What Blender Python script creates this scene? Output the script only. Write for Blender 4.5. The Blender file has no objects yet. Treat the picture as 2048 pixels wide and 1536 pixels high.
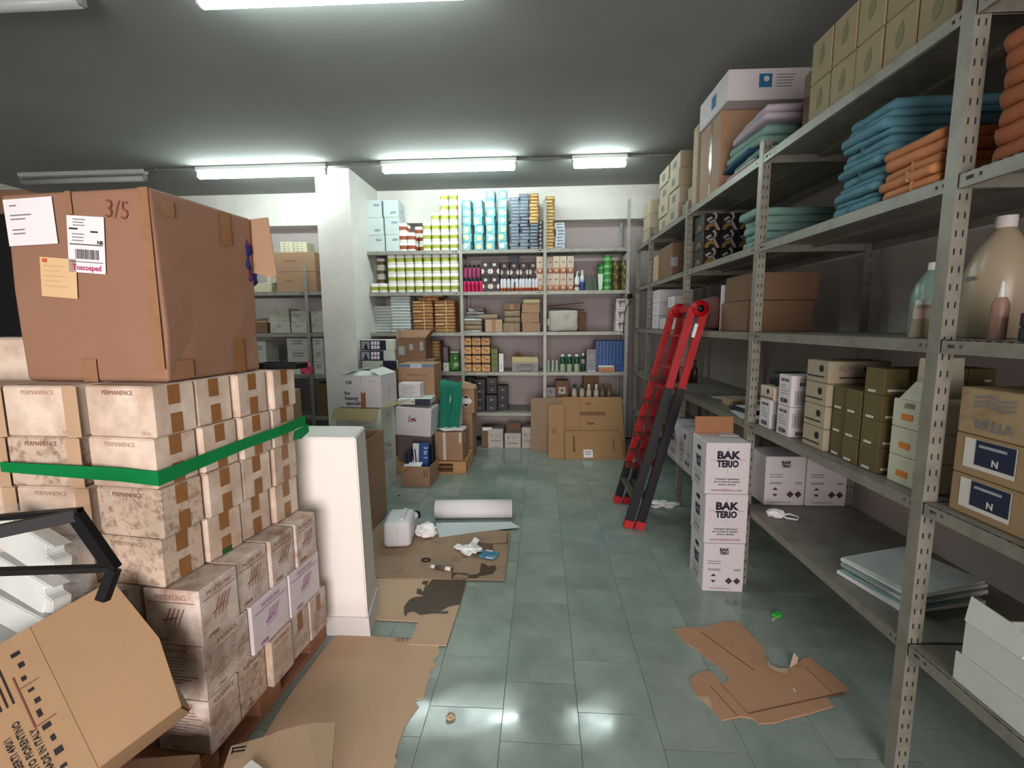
import bpy, bmesh, math, random
from mathutils import Vector, Matrix, noise
random.seed(7)
R = math.radians
SC = bpy.context.scene
COL = SC.collection

# ------------------------------------------------------------------ camera
CAM_H = 1.55
F_PX = 934.66
YAW, PITCH, ROLL = R(-3.642), R(-7.221), R(-0.4026)
_f = Vector((math.sin(YAW)*math.cos(PITCH), math.cos(YAW)*math.cos(PITCH), math.sin(PITCH)))
_r = Vector((math.cos(YAW), -math.sin(YAW), 0))
_u = _r.cross(_f)
CR = _r*math.cos(ROLL) + _u*math.sin(ROLL)
CU = -_r*math.sin(ROLL) + _u*math.cos(ROLL)
CF = _f
CPOS = Vector((0, 0, CAM_H))
cam_data = bpy.data.cameras.new('camera')
cam_data.sensor_width = 36
cam_data.lens = 36*F_PX/2048
cam_data.clip_start = 0.02
cam = bpy.data.objects.new('camera', cam_data)
COL.objects.link(cam)
mw = Matrix.Identity(4)
for i in range(3):
    mw[i][0] = CR[i]; mw[i][1] = CU[i]; mw[i][2] = -CF[i]; mw[i][3] = CPOS[i]
cam.matrix_world = mw
SC.camera = cam

# ------------------------------------------------------------------ world, daylight, exposure
world = bpy.data.worlds.new('world'); SC.world = world
world.use_nodes = True
world.node_tree.nodes['Background'].inputs[0].default_value = (0.80, 0.90, 1.0, 1)
world.node_tree.nodes['Background'].inputs[1].default_value = 0.06
SC.view_settings.view_transform = 'Standard'
SC.view_settings.look = 'None'
SC.view_settings.gamma = 1
SC.view_settings.use_curve_mapping = False
SC.view_settings.exposure = 0.12
TUBE_STRENGTH = 56.0
DAY_POWER = 128.0
# daylight from the shop entrance in the wall behind the camera
day = bpy.data.lights.new('entrance_daylight', 'AREA')
day.shape = 'RECTANGLE'; day.size = 2.6; day.size_y = 2.2
day.energy = DAY_POWER; day.color = (1.0, 0.90, 0.86)
dayo = bpy.data.objects.new('entrance_daylight', day)
COL.objects.link(dayo)
dayo.location = (0.0, -2.95, 1.45)
dayo.rotation_euler = (R(87), 0, R(15))     # faces +y, into the store
day.spread = R(118)

# ------------------------------------------------------------------ measuring: a photo point on a known plane gives its place in the room
def ray(px, py):
    return (CF*F_PX + CR*(px-1024) - CU*(py-768)).normalized()
def on_z(px, py, z=0.0):
    d = ray(px, py); return CPOS + d*((z-CAM_H)/d.z)
def on_y(px, py, y):
    d = ray(px, py); return CPOS + d*(y/d.y)
def on_aisle(px, py, inset=0.0):
    d = ray(px, py); n = Vector((1, .02, 0))
    return CPOS + d*((Vector((1.235+inset, 0, 0))-CPOS).dot(n)/d.dot(n))
def rs(y): return 1.235-.02*y           # x of the front edge of the long shelving
RSA = R(1.146)

# ------------------------------------------------------------------ materials
def lin(c):
    c = c/255.0
    return c/12.92 if c <= .04045 else ((c+.055)/1.055)**2.4
def rgb(c): return (lin(c[0]), lin(c[1]), lin(c[2]), 1)
MATS = {}
def mat(name, col, rough=.6, metal=0.0, var=.06, scale=6.0, bump=0.0, bscale=60.0, spots=None, sscale=9.0, scover=.5,
        lines=0.0, emit=0.0, alpha=1.0, trans=0.0, spec=.5, rand=.06, band=None, ior=1.45, coat=0.0, stretch=None, soft=.12):
    if name in MATS: return MATS[name]
    m = bpy.data.materials.new(name); m.use_nodes = True
    nt = m.node_tree; N = nt.nodes; L = nt.links
    b = N['Principled BSDF']
    b.inputs['Roughness'].default_value = rough
    b.inputs['Metallic'].default_value = metal
    b.inputs['Specular IOR Level'].default_value = spec
    b.inputs['IOR'].default_value = ior
    if coat: b.inputs['Coat Weight'].default_value = coat; b.inputs['Coat Roughness'].default_value = .1
    if trans: b.inputs['Transmission Weight'].default_value = trans
    if alpha < 1: b.inputs['Alpha'].default_value = alpha
    tc = N.new('ShaderNodeTexCoord'); oi = N.new('ShaderNodeObjectInfo')
    mp = N.new('ShaderNodeMapping'); L.new(tc.outputs['Object'], mp.inputs['Vector'])
    mm = N.new('ShaderNodeMath'); mm.operation = 'MULTIPLY'; mm.inputs[1].default_value = 37.0
    L.new(oi.outputs['Random'], mm.inputs[0])
    cmb = N.new('ShaderNodeCombineXYZ')
    for i in range(3): L.new(mm.outputs[0], cmb.inputs[i])
    L.new(cmb.outputs[0], mp.inputs['Location'])
    if stretch: mp.inputs['Scale'].default_value = stretch
    def nz(s, d=3, rg=.55):
        n = N.new('ShaderNodeTexNoise'); n.inputs['Scale'].default_value = s; n.inputs['Detail'].default_value = d
        n.inputs['Roughness'].default_value = rg
        L.new(mp.outputs[0], n.inputs['Vector']); return n
    def mixc(fac, a, c, mode='MIX'):
        x = N.new('ShaderNodeMix'); x.data_type = 'RGBA'; x.blend_type = mode
        if hasattr(fac, 'links'): L.new(fac, x.inputs[0])
        else: x.inputs[0].default_value = fac
        for k, v in ((6, a), (7, c)):
            if hasattr(v, 'links'): L.new(v, x.inputs[k])
            else: x.inputs[k].default_value = v
        return x.outputs[2]
    cur = rgb(col)
    if spots:
        n = nz(sscale, 5, .65); r = N.new('ShaderNodeValToRGB')
        r.color_ramp.elements[0].position = max(0, 1-scover-soft); r.color_ramp.elements[1].position = min(1, 1-scover+soft)
        L.new(n.outputs['Fac'], r.inputs[0]); cur = mixc(r.outputs[0], cur, rgb(spots))
    if band:      # list of (z0, z1, colour) printed bands in object space
        sep = N.new('ShaderNodeSeparateXYZ'); L.new(tc.outputs['Object'], sep.inputs[0])
        for z0, z1, c2 in band:
            g = N.new('ShaderNodeMath'); g.operation = 'GREATER_THAN'; g.inputs[1].default_value = z0; L.new(sep.outputs[2], g.inputs[0])
            l = N.new('ShaderNodeMath'); l.operation = 'LESS_THAN'; l.inputs[1].default_value = z1; L.new(sep.outputs[2], l.inputs[0])
            k = N.new('ShaderNodeMath'); k.operation = 'MULTIPLY'; L.new(g.outputs[0], k.inputs[0]); L.new(l.outputs[0], k.inputs[1])
            cur = mixc(k.outputs[0], cur, rgb(c2))
    if lines:
        w = N.new('ShaderNodeTexWave'); w.bands_direction = 'Z'; w.inputs['Scale'].default_value = 60; w.inputs['Distortion'].default_value = 1.5
        L.new(mp.outputs[0], w.inputs['Vector'])
        lm = N.new('ShaderNodeMath'); lm.operation = 'MULTIPLY'; lm.inputs[1].default_value = lines; L.new(w.outputs['Fac'], lm.inputs[0])
        cur = mixc(lm.outputs[0], cur, (.12, .10, .08, 1), 'MULTIPLY')
    if var or rand:
        n = nz(scale, 4)
        hs = N.new('ShaderNodeHueSaturation')
        a = N.new('ShaderNodeMath'); a.operation = 'MULTIPLY_ADD'; a.inputs[1].default_value = 2*var*1.6; a.inputs[2].default_value = 1-var*1.6
        L.new(n.outputs['Fac'], a.inputs[0])
        c = N.new('ShaderNodeMath'); c.operation = 'MULTIPLY_ADD'; c.inputs[1].default_value = 2*rand; c.inputs[2].default_value = -rand
        L.new(oi.outputs['Random'], c.inputs[0])
        s = N.new('ShaderNodeMath'); s.operation = 'ADD'; L.new(a.outputs[0], s.inputs[0]); L.new(c.outputs[0], s.inputs[1])
        L.new(s.outputs[0], hs.inputs['Value'])
        if hasattr(cur, 'links'): L.new(cur, hs.inputs['Color'])
        else: hs.inputs['Color'].default_value = cur
        cur = hs.outputs[0]
    if hasattr(cur, 'links'): L.new(cur, b.inputs['Base Color'])
    else: b.inputs['Base Color'].default_value = cur
    if bump:
        n = nz(bscale, 3)
        bp = N.new('ShaderNodeBump'); bp.inputs['Strength'].default_value = bump; bp.inputs['Distance'].default_value = .01
        L.new(n.outputs['Fac'], bp.inputs['Height']); L.new(bp.outputs[0], b.inputs['Normal'])
    if emit:
        b.inputs['Emission Color'].default_value = rgb(col); b.inputs['Emission Strength'].default_value = emit
    MATS[name] = m
    return m

# ------------------------------------------------------------------ mesh helpers
CACHE = {}
def mesh(name, verts, faces, smooth=False):
    me = bpy.data.meshes.new(name); me.from_pydata([tuple(v) for v in verts], [], faces); me.update()
    if smooth:
        for p in me.polygons: p.use_smooth = True
    return me
def bm_mesh(name, bm, smooth=False):
    me = bpy.data.meshes.new(name); bm.to_mesh(me); bm.free()
    if smooth:
        for p in me.polygons: p.use_smooth = True
    return me
BOXF = [(0,3,2,1),(4,5,6,7),(0,1,5,4),(1,2,6,5),(2,3,7,6),(3,0,4,7)]
def boxv(x0, x1, y0, y1, z0, z1):
    return [(x0,y0,z0),(x1,y0,z0),(x1,y1,z0),(x0,y1,z0),(x0,y0,z1),(x1,y0,z1),(x1,y1,z1),(x0,y1,z1)]
def box(w, d, h, bev=0.0, seg=1):
    """box standing on z=0, centred in x and y"""
    k = ('b', round(w,4), round(d,4), round(h,4), round(bev,4), seg)
    if k in CACHE: return CACHE[k]
    me = mesh('box', boxv(-w/2,w/2,-d/2,d/2,0,h), BOXF)
    if bev:
        bm = bmesh.new(); bm.from_mesh(me)
        bmesh.ops.bevel(bm, geom=bm.edges[:], offset=bev, segments=seg, profile=.5, affect='EDGES')
        me = bm_mesh('box', bm)
    CACHE[k] = me; return me
def boxes(name, lst):
    """several touching boxes as one continuous part"""
    v = []; f = []
    for b in lst:
        o = len(v); v += boxv(*b); f += [tuple(i+o for i in q) for q in BOXF]
    return mesh(name, v, f)
def lathe(prof, n=16, sx=1.0, sy=1.0, power=1.0, smooth=True):
    k = ('l', tuple(prof), n, sx, sy, power)
    if k in CACHE: return CACHE[k]
    v = []; f = []
    for r_, z in prof:
        for i in range(n):
            a = 2*math.pi*i/n
            c, s = math.cos(a), math.sin(a)
            c = math.copysign(abs(c)**power, c); s = math.copysign(abs(s)**power, s)
            v.append((r_*c*sx, r_*s*sy, z))
    m = len(prof)
    for j in range(m-1):
        for i in range(n):
            f.append((j*n+i, j*n+(i+1)%n, (j+1)*n+(i+1)%n, (j+1)*n+i))
    f.append(tuple(range(n))[::-1]); f.append(tuple(range((m-1)*n, m*n)))
    me = mesh('lathe', v, f)
    if smooth:
        for p in me.polygons: p.use_smooth = len(p.vertices) == 4
        me.set_sharp_from_angle(angle=R(40))
    CACHE[k] = me; return me
def prism(poly, h, z0=0.0):
    n = len(poly)
    v = [(x, y, z0) for x, y in poly] + [(x, y, z0+h) for x, y in poly]
    f = [tuple(range(n))[::-1], tuple(range(n, 2*n))] + [(i, (i+1) % n, n+(i+1) % n, n+i) for i in range(n)]
    me = mesh('prism', v, f)
    bm = bmesh.new(); bm.from_mesh(me)
    bmesh.ops.recalc_face_normals(bm, faces=bm.faces[:])
    bmesh.ops.triangulate(bm, faces=[q for q in bm.faces if len(q.verts) > 4])
    return bm_mesh('prism', bm)
def tube(pts, r, n=8, closed=False):
    pts = [Vector(p) for p in pts]; v = []; f = []; m = len(pts)
    for i, p in enumerate(pts):
        if closed: t = pts[(i+1) % m]-pts[i-1]
        else: t = pts[min(i+1, m-1)]-pts[max(i-1, 0)]
        t.normalize()
        a = t.cross(Vector((0,0,1)))
        if a.length < .05: a = t.cross(Vector((1,0,0)))
        a.normalize(); b_ = t.cross(a)
        for k in range(n):
            q = 2*math.pi*k/n; v.append(p + a*math.cos(q)*r + b_*math.sin(q)*r)
    for i in range(m if closed else m-1):
        j = (i+1) % m
        for k in range(n): f.append((i*n+k, i*n+(k+1) % n, j*n+(k+1) % n, j*n+k))
    if not closed: f.append(tuple(range(n))[::-1]); f.append(tuple(range((m-1)*n, m*n)))
    return mesh('tube', v, f, True)
def beam(p0, p1, w, t, up=(0,0,1)):
    """rectangular bar from p0 to p1; w across, t along the remaining axis"""
    p0, p1 = Vector(p0), Vector(p1); d = (p1-p0).normalized(); a = d.cross(Vector(up)).normalized(); b_ = a.cross(d).normalized()
    v = []
    for p in (p0, p1):
        for s, q in ((-1,-1),(1,-1),(1,1),(-1,1)): v.append(p + a*s*w/2 + b_*q*t/2)
    f = [(0,3,2,1),(4,5,6,7),(0,1,5,4),(1,2,6,5),(2,3,7,6),(3,0,4,7)]
    me = mesh('beam', v, f); bm = bmesh.new(); bm.from_mesh(me); bmesh.ops.recalc_face_normals(bm, faces=bm.faces[:]); return bm_mesh('beam', bm)
def soft(w, d, h, amp=.01, fr=6.0, seed=0, power=3.0, nx=12, ny=8, nz_=4, sag=0.0, rnd=.55):
    """a soft rounded bag or folded cloth standing on z=0"""
    bm = bmesh.new()
    bmesh.ops.create_cube(bm, size=2)
    bmesh.ops.subdivide_edges(bm, edges=[e for e in bm.edges if abs(e.verts[0].co.x-e.verts[1].co.x) > 1], cuts=nx-1, use_grid_fill=True)
    bmesh.ops.subdivide_edges(bm, edges=[e for e in bm.edges if abs(e.verts[0].co.y-e.verts[1].co.y) > 1], cuts=ny-1, use_grid_fill=True)
    bmesh.ops.subdivide_edges(bm, edges=[e for e in bm.edges if abs(e.verts[0].co.z-e.verts[1].co.z) > 1], cuts=nz_-1, use_grid_fill=True)
    off = Vector((seed*3.7, seed*1.3, seed*2.1))
    for v in bm.verts:
        c = v.co.copy()
        l = (abs(c.x)**power*0 + 1)
        # round the cross section edges
        m_ = max(abs(c.x), abs(c.y), abs(c.z)); q = (abs(c.x)**power+abs(c.y)**power+abs(c.z)**power)**(1/power)
        c = c*(m_/q)**rnd
        p = Vector((c.x*w/2, c.y*d/2, c.z*h/2))
        nn = noise.noise_vector(p*fr*2.2+off)*amp
        p += Vector((nn.x, nn.y, nn.z*.35))
        p.z -= sag*(1-c.x*c.x)*(c.z > 0)
        p.z = max(p.z+h/2, 0)
        v.co = p
    return bm_mesh('soft', bm, True)
_tf = {}
def text(s, size=.05, bold=0.0, sx=1.0):
    k = (s, size, bold, sx)
    if k in _tf: return _tf[k]
    cu = bpy.data.curves.new('t', 'FONT'); cu.body = s; cu.size = size; cu.align_x = 'CENTER'; cu.align_y = 'CENTER'
    cu.offset = bold; cu.resolution_u = 2; cu.fill_mode = 'FRONT'
    o = bpy.data.objects.new('t', cu)
    me = bpy.data.meshes.new_from_object(o)
    bpy.data.objects.remove(o); me.materials.clear()
    if sx != 1:
        for v in me.vertices: v.co.x *= sx
    _tf[k] = me; return me
def flat(polys):
    """flat print made of 2d polygons in the xy plane"""
    v = []; f = []
    for p in polys:
        o = len(v); v += [(x, y, 0) for x, y in p]; f.append(tuple(range(o, o+len(p))))
    return mesh('print', v, f)
def rect(x0, x1, y0, y1): return [(x0,y0),(x1,y0),(x1,y1),(x0,y1)]
def disc(cx, cy, r_, n=14, a0=0, a1=360): return [(cx+r_*math.cos(R(a0+(a1-a0)*i/n)), cy+r_*math.sin(R(a0+(a1-a0)*i/n))) for i in range(n if a1-a0 >= 360 else n+1)]

# ------------------------------------------------------------------ object helpers
def obj(name, me, m, parent=None, loc=(0,0,0), rot=(0,0,0), scale=None):
    o = bpy.data.objects.new(name, me); COL.objects.link(o)
    if me is not None and parent is not None and (name == 'handwriting' or (me.name.startswith('print') and len(me.polygons) > 1)): o['kind'] = 'stuff'
    if me is not None and m is not None:
        if not me.materials: me.materials.append(m)
        if me.materials[0] is not m:
            o.material_slots[0].link = 'OBJECT'; o.material_slots[0].material = m
    o.location = loc; o.rotation_euler = rot
    if scale: o.scale = scale
    if parent: o.parent = parent
    return o
def tag(o, label, cat, group=None):
    o['label'] = label; o['category'] = cat
    if group: o['group'] = group
    return o
def thing(name, label, cat, loc=(0,0,0), rz=0.0, group=None, rot=None):
    o = bpy.data.objects.new(name, None); COL.objects.link(o); o.empty_display_size = .05
    o.location = loc; o.rotation_euler = rot if rot else (0,0,rz)
    return tag(o, label, cat, group)
def solo(name, me, m, label, cat, loc=(0,0,0), rz=0.0, group=None, rot=None):
    o = obj(name, me, m, None, loc, rot if rot else (0,0,rz)); return tag(o, label, cat, group)
def struct(name, me, m, loc=(0,0,0), rot=(0,0,0)):
    o = obj(name, me, m, None, loc, rot); o['kind'] = 'structure'; return o
ORD = ['bottom', 'second', 'third', 'fourth', 'fifth', 'sixth', 'seventh', 'eighth', 'ninth', 'tenth', 'eleventh', 'twelfth', 'thirteenth', 'fourteenth', 'fifteenth', 'sixteenth', 'seventeenth', 'eighteenth']
NTH = ['first'] + ORD[1:]
EPS = .0012
def face(parent, side, me, m, u, v, dims, name='print', rot=0.0, lift=EPS):
    """lay a flat print on a face of a box of dims (w,d,h): u across, v up from the face centre"""
    w, d, h = dims
    if side == 'f': loc = (u, -d/2-lift, h/2+v); e = Matrix.Rotation(R(90), 3, 'X')
    elif side == 'r': loc = (w/2+lift, u, h/2+v); e = Matrix.Rotation(R(90), 3, 'Z') @ Matrix.Rotation(R(90), 3, 'X')
    elif side == 'l': loc = (-w/2-lift, -u, h/2+v); e = Matrix.Rotation(R(-90), 3, 'Z') @ Matrix.Rotation(R(90), 3, 'X')
    else: loc = (u, v, h+lift); e = Matrix.Identity(3)
    e = e @ Matrix.Rotation(rot, 3, 'Z')
    o = obj(name, me, m, parent, loc, e.to_euler()); return o

# ================================================================== the room
CEIL = 3.28
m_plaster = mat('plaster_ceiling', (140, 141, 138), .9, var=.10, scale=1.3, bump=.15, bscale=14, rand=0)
m_wall = mat('white_wall_paint', (226, 224, 218), .8, var=.05, scale=2.2, bump=.06, bscale=20, rand=0, spots=(196, 192, 186), sscale=2.0, scover=.28, soft=.25)
m_half = mat('half_wall_paint', (228, 224, 219), .75, var=.03, scale=3, bump=.08, bscale=30, rand=0)
m_grey_wall = mat('worn_wall_paint', (178, 170, 164), .85, var=.08, scale=2.0, rand=0)
m_base = mat('painted_skirting', (215, 212, 212), .5, var=.06, scale=8, rand=0)
m_grout = mat('grey_grout', (70, 84, 78), .9, rand=0)
m_tile = mat('green_floor_tile', (148, 161, 155), .17, var=.09, scale=5, rand=.025, spots=(118, 134, 125), sscale=3.4, scover=.42, soft=.22, spec=.55)
def tile_wear(m):
    nt = m.node_tree; N = nt.nodes; L = nt.links; b = N['Principled BSDF']
    n = N.new('ShaderNodeTexNoise'); n.inputs['Scale'].default_value = 5; n.inputs['Detail'].default_value = 6
    tc = N.new('ShaderNodeTexCoord'); L.new(tc.outputs['Object'], n.inputs['Vector'])
    r = N.new('ShaderNodeMapRange'); r.inputs['From Min'].default_value = .3; r.inputs['From Max'].default_value = .75
    r.inputs['To Min'].default_value = .04; r.inputs['To Max'].default_value = .24
    L.new(n.outputs['Fac'], r.inputs['Value']); L.new(r.outputs[0], b.inputs['Roughness'])
tile_wear(m_tile)

# floor: bed of grout with each tile laid in running bond
floor = struct('floor', mesh('floor', boxv(-6.5, 1.95, -3.0, 6.4, -.06, -.0025), BOXF), m_grout)
TX, TY, X0T, Y0T = .3023, .2955, -.1548, 1.566
tile_me = box(TX-.0018, TY-.0018, .02, .0006)
far_v = []; far_f = []
for i in range(-6, 7):
    for j in range(-2, 17):
        cx = X0T+TX*(i+.5); cy = Y0T + TY*(j+.5) + (TY/2 if i % 2 else 0)
        if cx > 1.83 or cy+TY/2 > 6.4 or cy < 1.0: continue
        o = obj('tile', tile_me, m_tile, floor, (cx, cy, -.02+random.uniform(-.0003, .0003)), (random.uniform(-.0006, .0006), random.uniform(-.0006, .0006), random.choice((0, math.pi))))
for i in range(-21, 7):
    for j in range(-16, 17):
        cx = X0T+TX*(i+.5); cy = Y0T + TY*(j+.5) + (TY/2 if i % 2 else 0)
        if cx > 1.83 or cx < -6.4 or cy+TY/2 > 6.4 or cy < -2.85: continue
        if i >= -6 and cy >= 1.0 and j >= -2: continue
        o_ = len(far_v); far_v += boxv(cx-TX/2+.0015, cx+TX/2-.0015, cy-TY/2+.0015, cy+TY/2-.0015, -.02, 0); far_f += [tuple(q+o_ for q in t) for t in BOXF]
ft = obj('tile_field', mesh('tile_field', far_v, far_f), m_tile, floor); ft['kind'] = 'stuff'

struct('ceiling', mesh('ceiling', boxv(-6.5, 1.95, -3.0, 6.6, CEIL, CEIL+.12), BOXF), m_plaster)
struct('wall_back', mesh('wall_back', boxv(-6.5, 2.0, 6.4, 6.55, 0, CEIL), BOXF), mat('mauve_grey_wall', (178, 167, 166), .85, var=.06, scale=2, rand=0))
struct('beam', mesh('beam', boxv(-6.5, 1.9, 6.2, 6.4, 2.87, CEIL), BOXF), m_wall)
wr = struct('wall_right', mesh('wall_right', boxv(0, .15, -3.2, 6.6, 0, CEIL), BOXF), m_grey_wall, (1.87+.02*2, 0, 0), (0, 0, RSA))
struct('wall_left', mesh('wall_left', boxv(-6.65, -6.5, -3.0, 6.55, 0, CEIL), BOXF), m_wall)
# wall behind the camera with the open entrance
struct('wall_front', boxes('wall_front', [(-6.5, -1.4, -3.15, -3.0, 0, CEIL), (1.4, 2.0, -3.15, -3.0, 0, CEIL), (-1.4, 1.4, -3.15, -3.0, 2.65, CEIL)]), m_wall)
struct('pillar', mesh('pillar', boxv(-2.52, -2.13, 5.3, 6.4, 0, CEIL), BOXF), m_wall)
# low partition beside the pallet, with its skirting
HWT = 1.02
hw = mesh('half', [(-3.4,2.13,0),(-.868,2.13,0),(-.915,2.39,0),(-3.4,2.39,0),(-3.4,2.13,HWT),(-.885,2.13,HWT),(-.94,2.39,HWT),(-3.4,2.39,HWT)], BOXF)
bm = bmesh.new(); bm.from_mesh(hw); bmesh.ops.bevel(bm, geom=bm.edges[:], offset=.006, segments=2, affect='EDGES'); hw = bm_mesh('half', bm)
struct('wall_low', hw, m_half)
sk = mesh('skirt', [(-3.4,2.118,0),(-.855,2.118,0),(-.902,2.39,0),(-3.4,2.39,0),(-3.4,2.122,.10),(-.862,2.122,.10),(-.912,2.39,.10),(-3.4,2.39,.10)], BOXF)
struct('baseboard_low', sk, m_base)

# ================================================================== ceiling lamps
m_white_metal = mat('lamp_enamel', (205, 208, 205), .45, var=.03, rand=.02)
m_tube = mat('lit_tube', (232, 250, 246), .4, var=0, rand=0, emit=TUBE_STRENGTH)
m_tube_off = mat('unlit_tube', (190, 196, 196), .35, var=0, rand=0)
m_socket = mat('lamp_socket', (150, 152, 150), .5)
m_conduit = mat('grey_conduit', (130, 132, 130), .5)
m_tube_dim = mat('lit_dimmed_tube', (232, 250, 246), .4, var=0, rand=0, emit=TUBE_STRENGTH*.62)  # overhead tube dimmed so the long shelving stays darker
def lamp(label, x0, x1, y, lit, rz=0.0, old=False):  # old picks the dimmed tube
    L_ = x1-x0
    t = thing('ceiling_lamp', label, 'lamp', ((x0+x1)/2, y, CEIL), rz, 'fluorescent ceiling lamps')
    obj('housing', box(L_, .07, .045, .006), m_white_metal, t, (0, 0, -.047))
    for s in (-1, 1):
        e = obj('end_socket', box(.022, .04, .075, .004), m_socket, t, (s*(L_/2-.015), 0, -.118))
    tb = tube([(-L_/2+.03, 0, 0), (L_/2-.03, 0, 0)], .030, 14)
    o = obj('tube', tb, m_tube_dim if old else m_tube if lit else m_tube_off, t, (0, 0, -.096))
    return t
lamp('long lit fluorescent lamp beside the pillar, above the carton stack', -3.76, -2.30, 5.13, True)
lamp('long lit fluorescent lamp in the middle of the row above the back shelving', -1.70, -.26, 5.12, True)
lamp('short lit fluorescent lamp nearest the long shelving', .31, .88, 5.12, True)
lamp('long lit fluorescent lamp overhead, cut by the top of the photo', -1.75, -.36, 2.505, True, R(1.0), True)
lamp('unlit fluorescent lamp seen just above the big brown carton', -5.85, -4.36, 5.15, False)
lamp('unlit fluorescent lamp at the top corner of the ceiling', -3.6, -2.30, 2.44, False)
for lab_, x0, x1 in (('thin grey conduit joining the lamp over the stack to the unlit lamp', -4.36, -3.76), ('thin grey conduit between the two long lit lamps', -2.30, -1.70), ('thin grey conduit between the middle lamp and the short lamp', -.26, .31), ('thin grey conduit running from the short lamp towards the wall', .88, 1.75)):
    t = thing('conduit', lab_, 'conduit', (0, 5.13, CEIL-.018), 0, 'ceiling conduits')
    obj('pipe', tube([(x0, 0, 0), (x1, 0, 0)], .011, 8), m_conduit, t)
    for q in (.25, .75): obj('clip', box(.02, .034, .03, .003), m_conduit, t, (x0+(x1-x0)*q, 0, -.013))

# ================================================================== metal shelving
m_steel = mat('grey_painted_steel', (150, 150, 142), .42, metal=.15, var=.08, scale=9, rand=.04, spots=(116, 114, 106), sscale=14, scover=.32, soft=.2)
m_steel_r = mat('worn_grey_steel', (132, 129, 119), .45, metal=.1, var=.09, scale=9, rand=.04, spots=(104, 97, 86), sscale=12, scover=.35, soft=.2)
m_bolt = mat('bright_bolt', (200, 200, 195), .3, metal=.6, rand=0)
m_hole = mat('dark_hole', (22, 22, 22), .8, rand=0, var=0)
def strip(h, w, slots=True, pitch=.052, sw=.005, sh=.019):
    """slotted strip in the xz plane, x 0..w, z 0..h with real openings"""
    if not slots: return [(0,0,0),(w,0,0),(w,0,h),(0,0,h)], [(0,1,2,3)]
    xs = [0, w*.28-sw/2, w*.28+sw/2, w*.72-sw/2, w*.72+sw/2, w]
    zs = [0]; k = .03
    while k+sh < h-.01: zs += [k, k+sh]; k += pitch
    zs.append(h)
    v = [(x, 0, z) for z in zs for x in xs]; f = []
    for j in range(len(zs)-1):
        for i in range(5):
            if j % 2 == 1 and i in (1, 3): continue
            f.append((j*6+i, j*6+i+1, (j+1)*6+i+1, (j+1)*6+i))
    return v, f
def post_mesh(h, near=-1, side=-1, w=.038, slotted='y'):
    """L-section upright: one flange in the xz plane, one in the yz plane; a thin second skin gives the sheet its thickness"""
    k = ('post', h, near, side, w, slotted)
    if k in CACHE: return CACHE[k]
    v, f = [], []
    def add(vv, ff):
        o = len(v); v.extend(vv); f.extend(tuple(i+o for i in q) for q in ff)
    a, fa = strip(h, w, slotted == 'x')
    b, fb = strip(h, w, slotted == 'y')
    t = .0025
    add([(-side*x, 0, z) for x, _, z in a], fa); add([(-side*x, t*-near, z) for x, _, z in a], fa)
    add([(0, -near*x, z) for x, _, z in b], fb); add([(-side*t, -near*x, z) for x, _, z in b], fb)
    me = mesh('post', v, f); CACHE[k] = me; return me
def shelf_mesh(L_, d, lip=.04):
    """folded tray shelf: top sheet and turned-down lips; the front lip has the fixing slots cut at each end. Origin: front edge centre, top"""
    k = ('shelf', round(L_, 3), round(d, 3), lip)
    if k in CACHE: return CACHE[k]
    v = []; f = []
    def add(vv, ff):
        o = len(v); v.extend(vv); f.extend(tuple(i+o for i in q) for q in ff)
    add(boxv(-L_/2, L_/2, 0, d, -.003, 0), BOXF)
    xs = [-L_/2, -L_/2+.022, -L_/2+.047, -L_/2+.062, -L_/2+.072, L_/2-.072, L_/2-.062, L_/2-.047, L_/2-.022, L_/2]
    zs = [-lip, -lip*.62, -lip*.36, 0]
    for yy in (0, .002):
        vv = [(x, yy, z) for z in zs for x in xs]; ff = []
        for j in range(3):
            for i in range(9):
                if j == 1 and i in (1, 3, 5, 7): continue
                ff.append((j*10+i, j*10+i+1, (j+1)*10+i+1, (j+1)*10+i))
        add(vv, ff)
    add(boxv(-L_/2, L_/2, 0, .014, -lip-.002, -lip), BOXF)
    add(boxv(-L_/2, L_/2, d-.003, d, -lip, 0), BOXF)
    add(boxv(-L_/2, -L_/2+.002, 0, d, -lip, 0), BOXF); add(boxv(L_/2-.002, L_/2, 0, d, -lip, 0), BOXF)
    add(boxv(-L_/2, L_/2, d*.5-.02, d*.5+.02, -.018, -.003), BOXF)
    me = mesh('shelf', v, f); CACHE[k] = me; return me
bolt_me = lathe([(.007, 0), (.007, .004), (.004, .006)], 8)

# back shelving: four pairs of uprights, three bays
BY, BD = 5.75, .55
BX = [-2.195, -.995, .021, 1.04]
BL = [2.45, 1.955, 1.463, .97, .46]
back = thing('metal_shelving', 'tall grey slotted-steel shelving of three bays along the back wall', 'shelving', (0, 0, 0))
for x in BX:
    s = 1 if x > 1 else -1
    p = obj('post', post_mesh(3.0, -1, s), m_steel, back, (x, BY-.004, 0))
    for z in BL:
        for q in (-.008, .046):
            obj('bolt', bolt_me, m_bolt, p, (q*(-s), -.003, z-.035), (R(90), 0, 0))
    obj('post', post_mesh(3.0, 1, s), m_steel, back, (x, BY+BD, 0))
for b in range(3):
    for z in BL:
        if b == 2 and z < .5: z = .615
        xa, xb = BX[b]+.003, BX[b+1]-.003
        obj('shelf', shelf_mesh(xb-xa, BD-.006), m_steel, back, ((xa+xb)/2, BY, z))

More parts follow.
